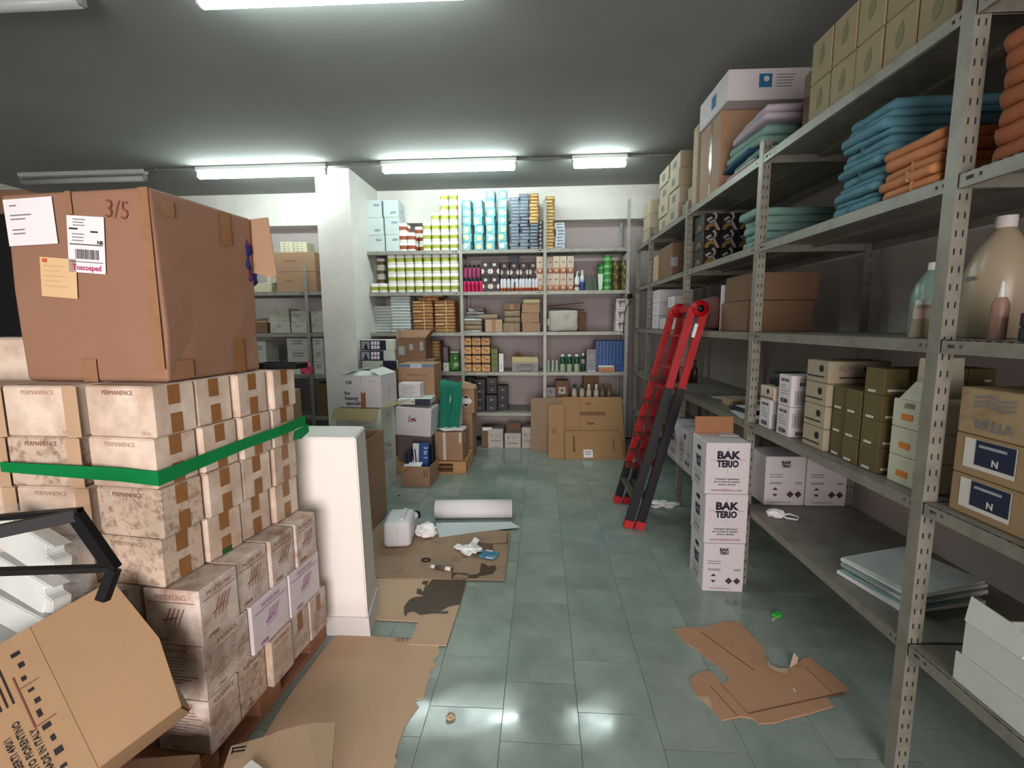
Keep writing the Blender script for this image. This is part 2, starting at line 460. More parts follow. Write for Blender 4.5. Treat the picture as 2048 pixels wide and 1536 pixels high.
# long shelving beside the aisle
RY = [.30, 1.50, 2.71, 3.937, 5.135, 5.73]
RD = .60
RL = [2.41+.03, 1.975, 1.497, .985, .50]
longs = thing('metal_shelving', 'long grey slotted-steel shelving with five levels beside the aisle', 'shelving', (0, 0, 0))
for i, y in enumerate(RY):
    x = rs(y)
    obj('post', post_mesh(2.52 if y < 5 else 2.55, -1, -1, .045, 'x'), m_steel_r, longs, (x, y, 0), (0, 0, RSA))
    obj('slot_shade_strip', mesh('pin', boxv(.006, .043, .006, .0065, .01, 2.5), BOXF), m_hole, longs, (x, y, 0), (0, 0, RSA))  # near-black strip behind the slots, painted in as the shade inside the post
    obj('post', post_mesh(2.52, -1, 1, .045, 'x'), m_steel_r, longs, (x+RD+.01, y, 0), (0, 0, RSA))
LEVEL = {}
for b in range(5):
    y0, y1 = RY[b]+.004, RY[b+1]-.004
    for k, z in enumerate(RL):
        zz = z
        if b == 2 and k == 4: zz = .46
        LEVEL[(b, k)] = zz
        ym = (y0+y1)/2
        obj('shelf', shelf_mesh(y1-y0, RD), m_steel_r, longs, (rs(ym)+.001, ym, zz), (0, 0, RSA+R(-90)))

# shelving in the recess behind the pillar
LY = 5.42
lefts = thing('metal_shelving', 'grey steel shelving in the recess behind the pillar', 'shelving', (0, 0, 0))
LLV = [1.955, 1.47, .97, .46]
for x in (-2.78, -3.98, -5.18):
    obj('post', post_mesh(2.25, -1, -1), m_steel, lefts, (x, LY-.004, 0))
    obj('post', post_mesh(2.25, 1, -1), m_steel, lefts, (x, LY+.6, 0))
for xa, xb in ((-5.177, -3.983), (-3.977, -2.783), (-2.777, -2.53)):
    for z in LLV: obj('shelf', shelf_mesh(xb-xa, .594), m_steel, lefts, ((xa+xb)/2, LY, z))

# ================================================================== cartons
m_card = mat('brown_cardboard', (158, 126, 100), .75, var=.05, scale=5, bump=.05, bscale=90, rand=.05)
m_card_pale = mat('pale_cardboard', (182, 156, 128), .75, var=.05, scale=5, bump=.05, bscale=90, rand=.04)
m_card_red = mat('reddish_cardboard', (142, 106, 85), .72, var=.06, scale=4, bump=.06, bscale=80, rand=.03)
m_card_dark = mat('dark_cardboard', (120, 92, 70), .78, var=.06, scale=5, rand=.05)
m_card_edge = mat('torn_card_edge', (196, 172, 146), .85, var=.05)
m_tape = mat('brown_packing_tape', (142, 98, 58), .42, var=.08, scale=20, rand=.05)
m_tape_clear = mat('shiny_clear_tape', (150, 112, 84), .16, var=.1, scale=25, rand=0, coat=.6)
m_stain = mat('stained_white_carton', (216, 200, 184), .8, var=.06, scale=6, spots=(164, 130, 106), sscale=7, scover=.40, soft=.22, lines=.10, rand=.05, bump=.05)
m_stain2 = mat('mouldy_white_carton', (198, 178, 160), .8, var=.08, scale=14, spots=(130, 100, 82), sscale=38, scover=.40, soft=.12, lines=.10, rand=.05)
m_radiance = mat('water_stained_carton', (216, 204, 195), .8, var=.07, scale=7, spots=(156, 118, 95), sscale=13, scover=.44, soft=.18, lines=.22, rand=.04)
m_lilac = mat('pale_lilac_carton', (214, 204, 208), .75, var=.04, spots=(188, 168, 156), sscale=6, scover=.3, soft=.2, rand=.02)
m_ink_brown = mat('brown_ink', (120, 70, 58), .8, rand=0, var=0)
m_ink_lilac = mat('purple_ink', (160, 100, 150), .8, rand=0, var=0)
m_ink_black = mat('black_ink', (22, 20, 24), .7, rand=0, var=0)
m_ink_grey = mat('grey_ink', (120, 116, 116), .8, rand=0, var=0)
m_paper = mat('white_paper', (226, 224, 228), .75, var=.03, rand=.02)
m_paper_cream = mat('cream_paper_label', (212, 180, 136), .7, var=.03, rand=0)
m_green_tape = mat('green_tape', (10, 118, 62), .35, var=.05, rand=0)
m_wood = mat('pallet_wood', (158, 112, 84), .8, var=.14, scale=5, stretch=(1.2, 7, 7), rand=.08, spots=(120, 80, 58), sscale=3, scover=.35)
m_wood2 = mat('pale_pallet_wood', (186, 144, 100), .8, var=.12, scale=5, stretch=(1.2, 7, 7), rand=.06)
m_black = mat('black_plastic', (14, 14, 16), .55, rand=0, spec=.3)

def carton(name, label, cat, loc, rz, w, d, h, m, group=None, bev=.004, seam=True, rot=None):
    t = thing(name, label, cat, loc, rz, group, rot)
    obj('body', box(w, d, h, bev), m, t)
    t['dims'] = (w, d, h)
    return t
def tape_v(t, side, dims, u, w, v0, v1, m=None, name='tape'):
    face(t, side, flat([rect(-w/2, w/2, v0, v1)]), m or m_tape, u, -dims[2]/2, dims, name)
def bars(n, w, h, gap, seed=0, ragged=.4):
    rnd = random.Random(seed); out = []
    for i in range(n):
        ww = w*(1-ragged*rnd.random()); out.append(rect(-w/2, -w/2+ww, -i*gap, -i*gap+h))
    return flat(out)

# ---- pallet under the stained cartons
def pallet(label, loc, rz, w, d, m):
    t = thing('wooden_pallet', label, 'pallet', loc, rz, 'wooden pallets')
    for i, y in enumerate((-d/2+.05, 0, d/2-.05)):
        obj('bottom_plank', box(w, .1, .02, .002), m, t, (0, y, 0))
    for x in (-w/2+.07, 0, w/2-.07):
        for y in (-d/2+.05, 0, d/2-.05): obj('block', box(.14, .1, .075, .003), m, t, (x, y, .02))
    for x in (-w/2+.07, 0, w/2-.07): obj('cross_plank', box(.14, d, .018, .002), m, t, (x, 0, .095))
    n = max(4, int(d/.16))
    for i in range(n): obj('top_plank', box(w, .1, .017, .002), m, t, (0, -d/2+.05+i*(d-.1)/(n-1), .113))
    return t
PZ = .131
pal = thing('wooden_pallet', 'rough wooden pallet under the stained white cartons', 'pallet', (-1.50, 1.69, 0), R(-3.6), 'wooden pallets')
for i, y in enumerate((-.37, -.19, 0, .19, .37)): obj('top_plank', box(.80, .12, .018, .002), m_wood, pal, (0, y, .112))
for x in (-.33, 0, .35):
    obj('bottom_plank', box(.1, .86, .02, .002), m_wood, pal, (x, 0, 0))
    for y in (-.35, 0, .36): obj('block', box(.1, .14, .072, .003), m_wood, pal, (x, y, .0205))
    obj('cross_plank', box(.1, .86, .019, .002), m_wood, pal, (x, 0, .093))

# ---- lower cartons (printed, three layers) : right faces x -1.095 .. -1.03
LZ = [PZ, .327, .521]; LH = .192
def lower_x(y): return -1.096+(y-1.33)*.095
def logo_swirl(s=1.0):
    ps = []
    for k in range(4):
        x0 = (-.03+k*.016)*s
        ps.append([(x0, -.03*s), (x0+.003*s, -.03*s), (x0+.014*s, .0), (x0+.030*s, .034*s), (x0+.024*s, .034*s), (x0+.009*s, .0)])
    ps.append([(-.035*s, -.012*s), (.02*s, .0), (.02*s, .004*s), (-.035*s, -.006*s)])
    return flat(ps)
def low_box(y0, y1, layer, label, w, m, kind, seed, dx=0.0, group='printed stained cartons on the pallet'):
    d = y1-y0-.004; h = LH; ym = (y0+y1)/2; ang = R(-4.2)
    x = lower_x(ym)+dx-w/2
    t = carton('carton', label, 'box', (x, ym, LZ[layer]), ang, w, d, h, m, group)
    D = (w, d, h)
    ink = m_ink_lilac if kind == 'lilac' else mat('washed_brown_ink', (146, 100, 86), .8, rand=0, var=0)
    for side, ww in (('r', d), ('f', w)):
        if kind in ('model', 'lilac'):
            face(t, side, logo_swirl(1.0), ink, .0, .0, D, 'swirl_logo')
            face(t, side, flat([rect(-ww*.42, ww*.42, 0, .003)]), ink, 0, .052, D, 'print_line')
            face(t, side, text('MODELING', .024, 0, .9), ink, 0, .070, D, 'lettering')
            face(t, side, text('0908', .022, .0004), ink, -ww*.22, -.078, D, 'lettering')
        elif kind == 'radiance':
            face(t, side, text('RADIANCE', .022, 0, .85), ink, 0, .078, D, 'lettering')
            face(t, side, bars(9, ww*.8, .0022, .011, seed), ink, 0, .052, D, 'printed_lines')
            face(t, side, text('0907', .018, 0), ink, -ww*.15, -.08, D, 'lettering')
        else:
            tape_v(t, side, D, .0, .035, h*.55, h-.004)
            face(t, side, bars(7, ww*.7, .002, .012, seed), ink, 0, .01, D, 'printed_lines')
    return t
ys4 = [1.33, 1.505, 1.675, 1.83, 1.985]
lw = ['brown-stained carton with swirl logo at the near corner, top printed layer', 'stained carton with swirl logo, second from the corner, top printed layer', 'stained carton with swirl logo, third from the corner, top printed layer', 'stained carton with swirl logo, top printed layer, against the low wall']
for i in range(4): low_box(ys4[i], ys4[i+1], 2, lw[i], .20, m_radiance, 'model', i, dx=(.004, -.006, .002, .006)[i])
ys3 = [1.33, 1.545, 1.77, 2.0]
low_box(ys3[0], ys3[1], 1, 'carton with printed lines at the near corner, middle printed layer', .20, m_radiance, 'radiance', 5)
low_box(ys3[1], ys3[2], 1, 'clean pale carton with purple swirl logo in the middle layer', .20, m_lilac, 'lilac', 6, dx=.004)
low_box(ys3[2], ys3[3], 1, 'pale carton with purple swirl logo beside the low wall', .20, m_lilac, 'lilac', 7, dx=.002)
ys5 = [1.33, 1.475, 1.625, 1.765, 1.90, 2.04]
for i in range(5):
    low_box(ys5[i], ys5[i+1], 0, ['carton with printed lines at the near corner, standing on the pallet', 'dark brown-stained carton on the pallet, second from the corner', 'whitish carton jutting out on the pallet, third from the corner', 'taped carton on the pallet, fourth from the corner', 'stained carton at the far end of the pallet'][i], .20, (m_radiance, m_stain2, m_stain, m_radiance, m_radiance)[i], ('radiance', 'radiance', 'radiance', 'tape', 'plain')[i], 9+i, dx=(0, -.008, .012, .0, .002)[i])
# boxes behind, seen beside the near corner
for k, (z, lb) in enumerate(zip(LZ, ('pallet-level', 'middle', 'top'))):
    t = carton('carton', 'shadowed printed carton behind the tilted brown carton, %s layer' % lb, 'box', (-1.405, 1.435, z), R(-4), .20, .16, LH, m_radiance, 'printed stained cartons on the pallet')
    face(t, 'f', text('MODELING', .024), m_ink_brown, 0, .07, (.2, .16, LH), 'lettering')
    t = carton('carton', 'half-hidden printed carton behind the plastic bag, %s layer' % lb, 'box', (-1.612, 1.425, z), R(-4), .20, .16, LH, m_radiance, 'printed stained cartons on the pallet')

# ---- upper cartons: four layers, taped ends
UZ = [.7165, .8805, 1.0445, 1.2085]; UH = .1625
def up_box(label, x, y, layer, rz, w, d, m, tapes=True, green=False, side='r', seed=0):
    t = carton('carton', label, 'box', (x, y, UZ[layer]), rz, w, d, UH, m, 'plain stained cartons above the printed ones', bev=.006)
    D = (w, d, UH)
    if tapes:
        tape_v(t, 'r', D, -d*.02, .043, UH*.60, UH-.002); tape_v(t, 'r', D, .0, .043, .004, UH*.42)
        if green: tape_v(t, 'r', D, .0, .046, .002, .024, m_green_tape, 'green_tape_scrap')
    else:
        tape_v(t, 'f', D, w*.45, .05, 0, UH-.002, mat('thin_tan_tape', (182, 152, 124), .4))
    face(t, 'f', text('PERMANENCE', .02, 0, .9), m_ink_brown if seed % 2 else mat('faded_ink', (176, 140, 124), .8, rand=0, var=0), 0, .06, D, 'lettering')
    face(t, 'f', text('1816', .018), mat('faded_ink', (176, 140, 124), .8, rand=0, var=0), w*.36, -.066, D, 'lettering')
    return t
lay = ['bottom', 'second', 'third', 'top']
cols = ['near corner', 'second from the corner', 'third from the corner', 'far end by the low wall']
offs = [[0, .006, -.004, .002], [.002, .01, .0, -.004], [-.004, .004, .012, .0], [.006, -.006, .006, .012]]
for l in range(4):
    for c in range(4):
        yc = 1.345+.0825+c*.163
        w = .245
        xr = -1.196+.16*(yc-1.345)+offs[l][c]
        if l == 0: xr -= .012
        m = (m_stain2 if (c == 0 and l in (0, 1)) else m_stain)
        up_box('stained carton with taped end, %s layer, %s' % (lay[l], cols[c]), xr-w/2, yc, l, R(-8+(c == 3)*3+l*.6), w, .158, m, True, l == 0 and c == 1, seed=l+c)
    for c in (1, 2):
        m = m_stain if l % 2 else m_stain2
        up_box('stained carton facing the entrance, %s layer, %s column from the corner' % (lay[l], ('first', 'second', 'third')[c]), -1.196-.130-.251*c+(.004 if l % 2 else -.006), 1.43, l, R(-1.5), .246, .158, m, False, seed=l*3+c)
for i, x in enumerate((-1.86, -2.06)):
    t = carton('carton', ('pale grubby carton on top of the stack, touching the big brown carton', 'pale grubby carton on top of the stack at the photo edge')[i], 'box', (x, 1.66, UZ[3]), R(2), .19, .22, UH+.145, m_stain, 'pale cartons at the back of the stack', bev=.008)
# green tape round the upper stack
gv = []; gf = []
path = [(-1.72, 1.338, 1.098, 1.130), (-1.45, 1.337, 1.080, 1.121), (-1.32, 1.337, 1.072, 1.116), (-1.193, 1.334, 1.060, 1.107), (-1.163, 1.50, 1.074, 1.118), (-1.128, 1.67, 1.090, 1.130), (-1.086, 1.83, 1.100, 1.140), (-1.060, 1.995, 1.112, 1.156)]
for off in (0, .0015):
    for x, y, a, b in path:
        gv += [(x+.006+off, y-off-.004, a), (x+.006+off, y-off-.004, b)]
n_ = len(path)
for s in range(2):
    for i in range(n_-1): gf.append((s*2*n_+2*i, s*2*n_+2*i+2, s*2*n_+2*i+3, s*2*n_+2*i+1))
gt = thing('packing_tape', 'green tape band wrapped round the stained carton stack', 'tape', (0, 0, 0))
obj('tape_band', mesh('tape_band', gv, gf), m_green_tape, gt)
obj('torn_end', mesh('torn', [(-1.072,1.90,1.066),(-1.050,2.0,1.080),(-1.050,2.0,1.118),(-1.068,1.91,1.104),(-1.060,1.95,1.060)], [(0,4,1,2,3)]), m_green_tape, gt, (.008, -.006, 0))

# ---- the big brown carton on top
BZ = UZ[3]+UH+.002
BW, BDp, BH = .545, .445, .605
bigc = Vector((-1.452, 1.665, BZ)); brz = R(-4.5)
big = thing('big_carton', 'big reddish-brown shipping carton with white labels on top of the stack', 'box', bigc, brz)
def crumpled_box(w, d, h, amp):
    bm = bmesh.new()
    bm2 = box(w, d, h); bm.from_mesh(bm2)
    bmesh.ops.bevel(bm, geom=bm.edges[:], offset=.012, segments=3, profile=.5, affect='EDGES')
    bmesh.ops.subdivide_edges(bm, edges=bm.edges[:], cuts=3, use_grid_fill=True)
    for v in bm.verts:
        n = noise.noise_vector(v.co*9)*amp
        k = .4+1.6*(abs(v.co.x) > w/2-.03 and abs(v.co.y) > d/2-.03)
        v.co.x += n.x*k; v.co.y += n.y*k
        v.co.z += n.z*.3 if v.co.z > .02 else 0
    return bm_mesh('crumpled', bm, False)
obj('body', crumpled_box(BW, BDp, BH, .0035), m_card_red, big)
BDm = (BW, BDp, BH)
L3 = .006
def lab(u, v, w, h, m, rot=0, side='f', name='label'):
    return face(big, side, flat([rect(-w/2, w/2, -h/2, h/2)]), m, u, v, BDm, name, rot, L3)
a = lab(-.165, .213, .185, .145, m_paper, R(1), name='address_label')
for i, (n, ww, uu, vv) in enumerate(((1, .04, -.05, .05), (2, .085, -.03, .02), (2, .075, -.033, -.025))):
    obj('printed_lines', bars(n, ww, .004, .012, i), m_ink_grey, a, (uu, vv, .0008))
b = lab(.032, .135, .135, .175, m_paper, R(-5), name='shipping_label')
obj('printed_lines', bars(3, .05, .003, .009, 3), m_ink_grey, b, (-.02, .075, .0008))
obj('printed_lines', flat([rect(-.06, .06, -.0015, .0015), rect(-.06, .06, -.055, -.053), rect(-.06, -.028, .045, .05), rect(.018, .045, .038, .043)]), m_ink_black, b, (0, 0, .0009))
obj('printed_lines', bars(3, .06, .003, .01, 5), m_ink_grey, b, (-.02, .030, .0008))
rb = random.Random(4); xx = -.04; bl = []
while xx < .045: ww = rb.choice((.0012, .002, .003)); bl.append(rect(xx, xx+ww, -.045, -.015)); xx += ww+rb.choice((.0012, .002))
obj('barcode', flat(bl), m_ink_black, b, (0, 0, .0009))
obj('lettering', text('Tosc\u043esped'.replace('\u043e', 'o'), .024, .0006), mat('crimson_ink', (170, 30, 90), .7, rand=0, var=0), b, (0, -.072, .0009))
obj('lettering', text('NR', .016, .0006), m_ink_black, b, (.052, .008, .0009))
c_ = lab(-.085, .035, .135, .125, m_paper_cream, R(-5), name='cream_label')
obj('printed_lines', bars(5, .09, .002, .016, 8), mat('faint_ink', (186, 150, 110), .8, rand=0, var=0), c_, (-.01, .035, .0008))
obj('red_mark', flat([rect(0, .018, 0, .012)]), mat('red_ink', (196, 84, 50), .8, rand=0, var=0), c_, (-.058, .046, .0009))
face(big, 'f', text('3/5', .080, -.0010, .9), m_ink_brown, .155, .235, BDm, 'handwriting', R(-8), L3)
lab(-.01, -.265, .055, .075, m_tape_clear, 0, 'f', 'tape'); lab(-.015, .265, .022, .07, m_tape_clear, 0, 'f', 'tape')
lab(.08, .235, .05, .12, m_tape, 0, 'r', 'tape'); lab(-.17, .25, .05, .05, m_tape_clear, 0, 'r', 'tape')
lab(.10, -.235, .05, .13, m_tape, 0, 'r', 'tape'); lab(-.16, -.265, .07, .06, m_tape_clear, 0, 'r', 'tape')
lab(.252, .02, .035, .56, m_tape_clear, 0, 'f', 'corner_tape')
# open end flap at the far corner, a bright fabric showing in the gap
fl = prism([(0, 0), (.10, .012), (.12, -.215), (.105, -.225), (.0, -.20)], .005)
obj('flap', fl, m_card, big, (BW/2-.035, BDp/2+.004, BH-.005), (R(90), 0, R(12)))
m_fabric = mat('blue_pink_fabric', (30, 36, 96), .9, var=.2, scale=30, spots=(150, 36, 110), sscale=26, scover=.45, soft=.03, rand=0)
solo('printed_fabric', soft(.05, .10, .21, .012, 12, 3, nx=6, ny=6, nz_=8), m_fabric, 'dark blue and pink fabric bulging from the big carton', 'fabric', bigc+Vector((BW/2-.012, BDp/2-.02, .34)), R(15))
# black tray lying behind the big carton
t = thing('black_tray', 'black shallow tray lying on the stack behind the big carton', 'tray', (-1.11, 1.925, BZ), R(-8))
obj('tray_base', box(.20, .085, .006, .001), m_black, t)
for y in (-.0395, .0395): obj('rim', box(.20, .006, .018, .001), m_black, t, (0, y, .006))
for x in (-.097, .097): obj('rim', box(.006, .073, .018, .001), m_black, t, (x, 0, .006))

# ---- black cabinet with a flat carton on it, behind the stack
cab = thing('black_cabinet', 'tall black cabinet standing in shadow behind the carton stack', 'cabinet', (-3.35, 2.75, 0))
m_cab = mat('matt_black', (10, 10, 14), .6, rand=0)
obj('body', box(1.05, .4, 2.19, .006), m_cab, cab)
for s in (-1, 1):
    d_ = obj('door', box(.515, .018, 2.13, .004), m_cab, cab, (s*.26, -.21, .03)); obj('handle', box(.012, .02, .14, .003), m_socket, d_, (-s*.22, -.018, .95))
t = carton('flat_carton', 'flat brown carton lying on the black cabinet', 'box', (-3.3, 2.72, 2.192), R(3), .8, .36, .13, m_card_dark)
face(t, 'f', flat([rect(-.06, .06, -.06, .06)]), m_tape, 0, 0, (.8, .36, .13), 'tape')

# ================================================================== leaning frames, wrapped bag and the tilted carton in front
t = thing('display_stand', 'black open metal stand leaning on the stained cartons', 'stand', (-1.40, 1.20, .62), 0)
# frame traced on a plane y~1.2
def P_(px, py, y): return on_y(px, py, y)
def frame_bar(parent, a, b, w, th=.022, name='rail'):
    return obj(name, beam(a, b, w, th, (0, 1, 0)), m_black, parent)
t.location = (0, 0, 0)
fy = 1.08
A = on_y(-60, 1075, fy-.10); B = on_y(152, 1030, fy); Cc = on_y(228, 1138, fy+.02); Dd = on_y(140, 1142, fy+.03); E_ = on_y(213, 1180, fy+.01)
frame_bar(t, A, B, .030); frame_bar(t, B, Cc, .032); frame_bar(t, on_y(-60, 1145, fy-.06), on_y(226, 1136, fy+.02), .014); frame_bar(t, Cc, on_y(205, 1200, fy), .026)
frame_bar(t, on_y(76, 1028, fy+.12), on_y(158, 1022, fy+.03), .014, name='back_rail'); frame_bar(t, on_y(-60, 1040, fy+.1), on_y(80, 1028, fy+.12), .014, name='back_rail')
# ---- tilted tan carton in the front corner, leaning on a lower carton
m_card_f = mat('front_cardboard', (154, 124, 92), .75, var=.05, scale=4, bump=.05, bscale=80, rand=0)
cT = on_z(222, 1163, .79); cR = on_z(362, 1410, .52)
best = None
for k in range(300):
    z = .5+.4*k/300; q = on_z(0, 1290, z); v = abs((q-cT).dot(cR-cT))
    if best is None or v < best[0]: best = (v, q)
cL = best[1]
X_ = (cT-cR).normalized(); Y_ = ((cL-cT)-X_*(cL-cT).dot(X_)).normalized(); Z_ = X_.cross(Y_)
Mx = Matrix((X_, Y_, Z_)).transposed()
TLn = (cT-cR).length; TWd = .42; TH = .15
tc_ = thing('tilted_carton', 'tan printed carton tilted in front of the stained stack', 'box', cT, rot=Mx.to_euler())
bm = bmesh.new(); bm.from_mesh(mesh('b', boxv(-TLn, 0, 0, TWd, -TH, 0), BOXF))
bmesh.ops.bevel(bm, geom=bm.edges[:], offset=.006, segments=2, affect='EDGES')
obj('body', bm_mesh('body', bm), m_card_f, tc_)
def tflap(name, pts, th=.004):
    obj(name, prism(pts, th), m_card_f, tc_, (0, 0, .0015))
tflap('flap', [(-TLn-.005, 0), (-TLn*.55, -.030), (-.0, -.004), (0, .205), (-TLn, .205)])
tflap('flap', [(-TLn, .209), (0, .209), (0, TWd), (-TLn, TWd)])
zf = .0068
def tp(me, m, x, y, name='lettering', rot=0.0): return obj(name, me, m, tc_, (x, y, zf), (0, 0, rot))
tp(flat([rect(-TLn, 0, .186, .228)]), mat('clear_seam_tape', (160, 131, 100), .16, rand=0, var=.08, scale=12, coat=.4), 0, 0, 'seam_tape')
zf = .0078
for s_, y, sz in (('VIA L. ALBERTI 490/1', .300, .019), ('50019 SESTO FIORENTINO', .278, .019), ('MADE IN ITALY', .256, .019)):
    tp(text(s_, sz, .0003, .9), m_ink_black, -TLn*.72, y)
tp(bars(3, .12, .003, .012, 3), m_ink_black, -TLn*.25, .29, 'printed_lines')
tp(flat([rect(-.20, .20, 0, .0035)]), m_ink_brown, -TLn*.55, .355, 'print_line')
rb = random.Random(2); hw_ = []
for i in range(11):
    x = -.20+i*.036; hw_.append(rect(x, x+rb.uniform(.008, .02), rb.uniform(-.012, 0), rb.uniform(.002, .012)))
tp(flat(hw_), m_ink_black, -TLn*.5, .232, 'handwriting'); tp(flat([rect(-.09, .06, 0, .003), rect(-.09, -.087, -.04, 0), rect(.02, .023, -.04, 0)]), m_ink_brown, -TLn*.38, .250, 'print_line')
# lower carton that carries it
t = carton('carton', 'plain brown carton on the floor under the tilted one', 'box', (-1.17, 1.02, 0), R(8), .34, .30, .28, m_card_dark)
face(t, 'r', flat([rect(-.02, .02, -.14, .14)]), m_tape, 0, 0, (.34, .30, .28), 'tape')
# ---- clear bag with white plastic parts
bagc = on_y(40, 1160, 1.22)
t = thing('wrapped_parts', 'clear plastic bag holding white moulded parts on the tilted carton', 'bag', bagc+Vector((-.03, .0, -.17)), rot=(R(-8), R(14), R(-14)))
m_bag = mat('clear_plastic_bag', (226, 230, 232), .12, alpha=.13, spec=.9, rand=0, var=0, bump=.35, bscale=7)
m_wp = mat('white_plastic', (214, 220, 216), .35, rand=0, var=.02)
obj('bag', soft(.34, .12, .36, .020, 5, 2, nx=16, ny=8, nz_=16, power=6, rnd=.35), m_bag, t)
for i, (x, z, w, h, rr) in enumerate(((.0, .235, .27, .10, .05), (.02, .12, .29, .09, .0), (.03, .018, .28, .08, -.05))):
    pr = [(-w/2, -h/2), (w/2-.05, -h/2), (w/2, -h/2+.02), (w/2-.01, h*.1), (w/2-.045, h*.12), (w/2-.055, h*.3), (w/2-.02, h/2), (-w/2, h/2)]
    bm = bmesh.new(); bm.from_mesh(prism(pr, .05, -.025)); bmesh.ops.bevel(bm, geom=[e for e in bm.edges if e.is_manifold and e.calc_face_angle(0) > .3], offset=.003, segments=2, affect='EDGES')
    obj('moulded_part', bm_mesh('moulded', bm), m_wp, t, (x-.01, 0, z+.045), (R(90), rr, 0))

# ================================================================== cardboard laid on the floor
def floor_sheet(name, label, pix, z, th, m, cat='cardboard sheet', group=None):
    pts = [on_z(px, py, z+th) for px, py in pix]
    c = sum((Vector((p.x, p.y, 0)) for p in pts), Vector())/len(pts)
    t = thing(name, label, cat, (c.x, c.y, z), 0, group)
    obj('sheet', prism([(p.x-c.x, p.y-c.y) for p in pts], th), m, t)
    t['c'] = (c.x, c.y)
    return t
def floor_print(t, name, pix, z, m, ztop):
    c = t['c']; pts = [on_z(px, py, z) for px, py in pix]
    me = prism([(p.x-c[0], p.y-c[1]) for p in pts], .0006)
    return obj(name, me, m, t, (0, 0, z-t.location.z))
m_floorcard = mat('trodden_cardboard', (196, 166, 138), .8, var=.05, scale=3, rand=0, spots=(176, 146, 120), sscale=3, scover=.3, soft=.2, bump=.05, bscale=60)
m_damp = mat('damp_cardboard', (152, 126, 102), .7, var=.09, scale=5, rand=0, spots=(112, 84, 62), sscale=6, scover=.34, soft=.1)
m_wet = mat('wet_patch', (70, 52, 38), .28, var=.06, rand=0, spec=.5)
g_ = 'cardboard sheets laid along the aisle'
s3 = floor_sheet('cardboard_sheet', 'long tan cardboard sheet with ragged edge beside the pallet', [(672,1271),(745,1271),(822,1279),(878,1292),(879,1306),(866,1322),(872,1330),(861,1340),(859,1356),(853,1372),(848,1395),(828,1401),(838,1412),(822,1433),(808,1456),(796,1490),(790,1512),(794,1520),(782,1545),(770,1620),(470,1620),(500,1510),(532,1464),(560,1419),(593,1370),(640,1308)], 0, .004, m_floorcard, group=g_)
face_me = text('LE21', .035, .0005, 1.0)
p = on_z(802, 1279, .0046); obj('lettering', face_me, m_ink_brown, s3, (p.x-s3['c'][0], p.y-s3['c'][1], .0046), (0, 0, R(180)))
s2 = floor_sheet('cardboard_sheet', 'tan cardboard sheet half soaked by the dark puddle', [(700,1150),(935,1160),(893,1291),(818,1288),(836,1243),(756,1239),(700,1236)], .0042, .004, m_floorcard, group=g_)
s1 = floor_sheet('cardboard_sheet', 'damp brown cardboard sheet under the white canister and tissues', [(690,1050),(800,1046),(1021,1062),(1017,1090),(1009,1160),(745,1155),(690,1153)], .0084, .005, m_damp, group=g_)
floor_print(s2, 'wet_stain', [(866,1157),(934,1160),(920,1209),(896,1214),(880,1223),(898,1222),(894,1228),(868,1227),(840,1230),(827,1223),(815,1226),(813,1232),(808,1230),(808,1213),(818,1200),(826,1195),(848,1192),(833,1187),(834,1177),(842,1178),(846,1184),(851,1170),(843,1168),(846,1162),(858,1162),(852,1174)], .0083, m_wet, 0)
floor_print(s1, 'wet_stain', [(962,1127),(968,1127),(977,1133),(990,1131),(993,1138),(985,1148),(968,1151),(958,1153),(952,1157),(935,1156),(937,1150),(955,1148),(960,1143)], .0136, m_wet, 0)
floor_print(s1, 'wet_stain', [(904,1145),(912,1145),(937,1147),(937,1151),(915,1148),(908,1151),(906,1158),(935,1157),(935,1159),(902,1158)], .0136, m_wet, 0)
floor_print(s1, 'wet_stain', [(955,1083),(975,1087),(1012,1086),(1014,1066),(1017,1067),(1015,1089),(986,1088),(986,1100),(980,1103),(956,1108),(950,1102)], .0136, m_damp and mat('damp_mark', (98, 72, 52), .35, rand=0), 0)
# raised carton flap in the near corner
fk = thing('cardboard_flap', 'tan cardboard box flap with printed arrows, raised near the camera', 'cardboard sheet', (0, 0, 0), 0, g_)
q = [on_z(462,1492,.20), on_z(540,1470,.215), on_z(556,1462,.218), on_z(614,1447,.225), on_z(671,1445,.225), on_z(655,1640,.23), on_z(410,1640,.20)]
def slab(name, pts, th, m, parent):
    n = (pts[2]-pts[0]).cross(pts[-1]-pts[0]).normalized(); n = n if n.z < 0 else -n
    v = [Vector(p) for p in pts] + [Vector(p)+n*th for p in pts]; k = len(pts)
    f = [tuple(range(k)), tuple(range(k, 2*k))[::-1]] + [(i, k+i, k+(i+1) % k, (i+1) % k) for i in range(k)]
    bm = bmesh.new(); bm.from_mesh(mesh(name, v, f)); bmesh.ops.recalc_face_normals(bm, faces=bm.faces[:])
    bmesh.ops.triangulate(bm, faces=[x for x in bm.faces if len(x.verts) > 4])
    return obj(name, bm_mesh(name, bm), m, parent)
slab('panel', q, .005, m_card_pale, fk)
w0 = on_z(640, 1600, .20); obj('box_wall', box(.02, .30, .20, .002), m_card_pale, fk, (w0.x-.03, w0.y-.02, 0)); w1 = on_z(440, 1600, .19); obj('box_wall', box(.02, .30, .195, .002), m_card_pale, fk, (w1.x, w1.y-.06, 0))
for i, (pa, pb) in enumerate((((464,1497),(492,1493)), ((463,1504),(490,1500)))):
    a, b = on_z(*pa, .217), on_z(*pb, .217); obj('printed_bar', beam(a, b, .006, .001), m_ink_black, fk)
a, b = on_z(467, 1495, .217), on_z(463, 1509, .217); obj('printed_bar', beam(a, b, .004, .001), m_ink_black, fk)
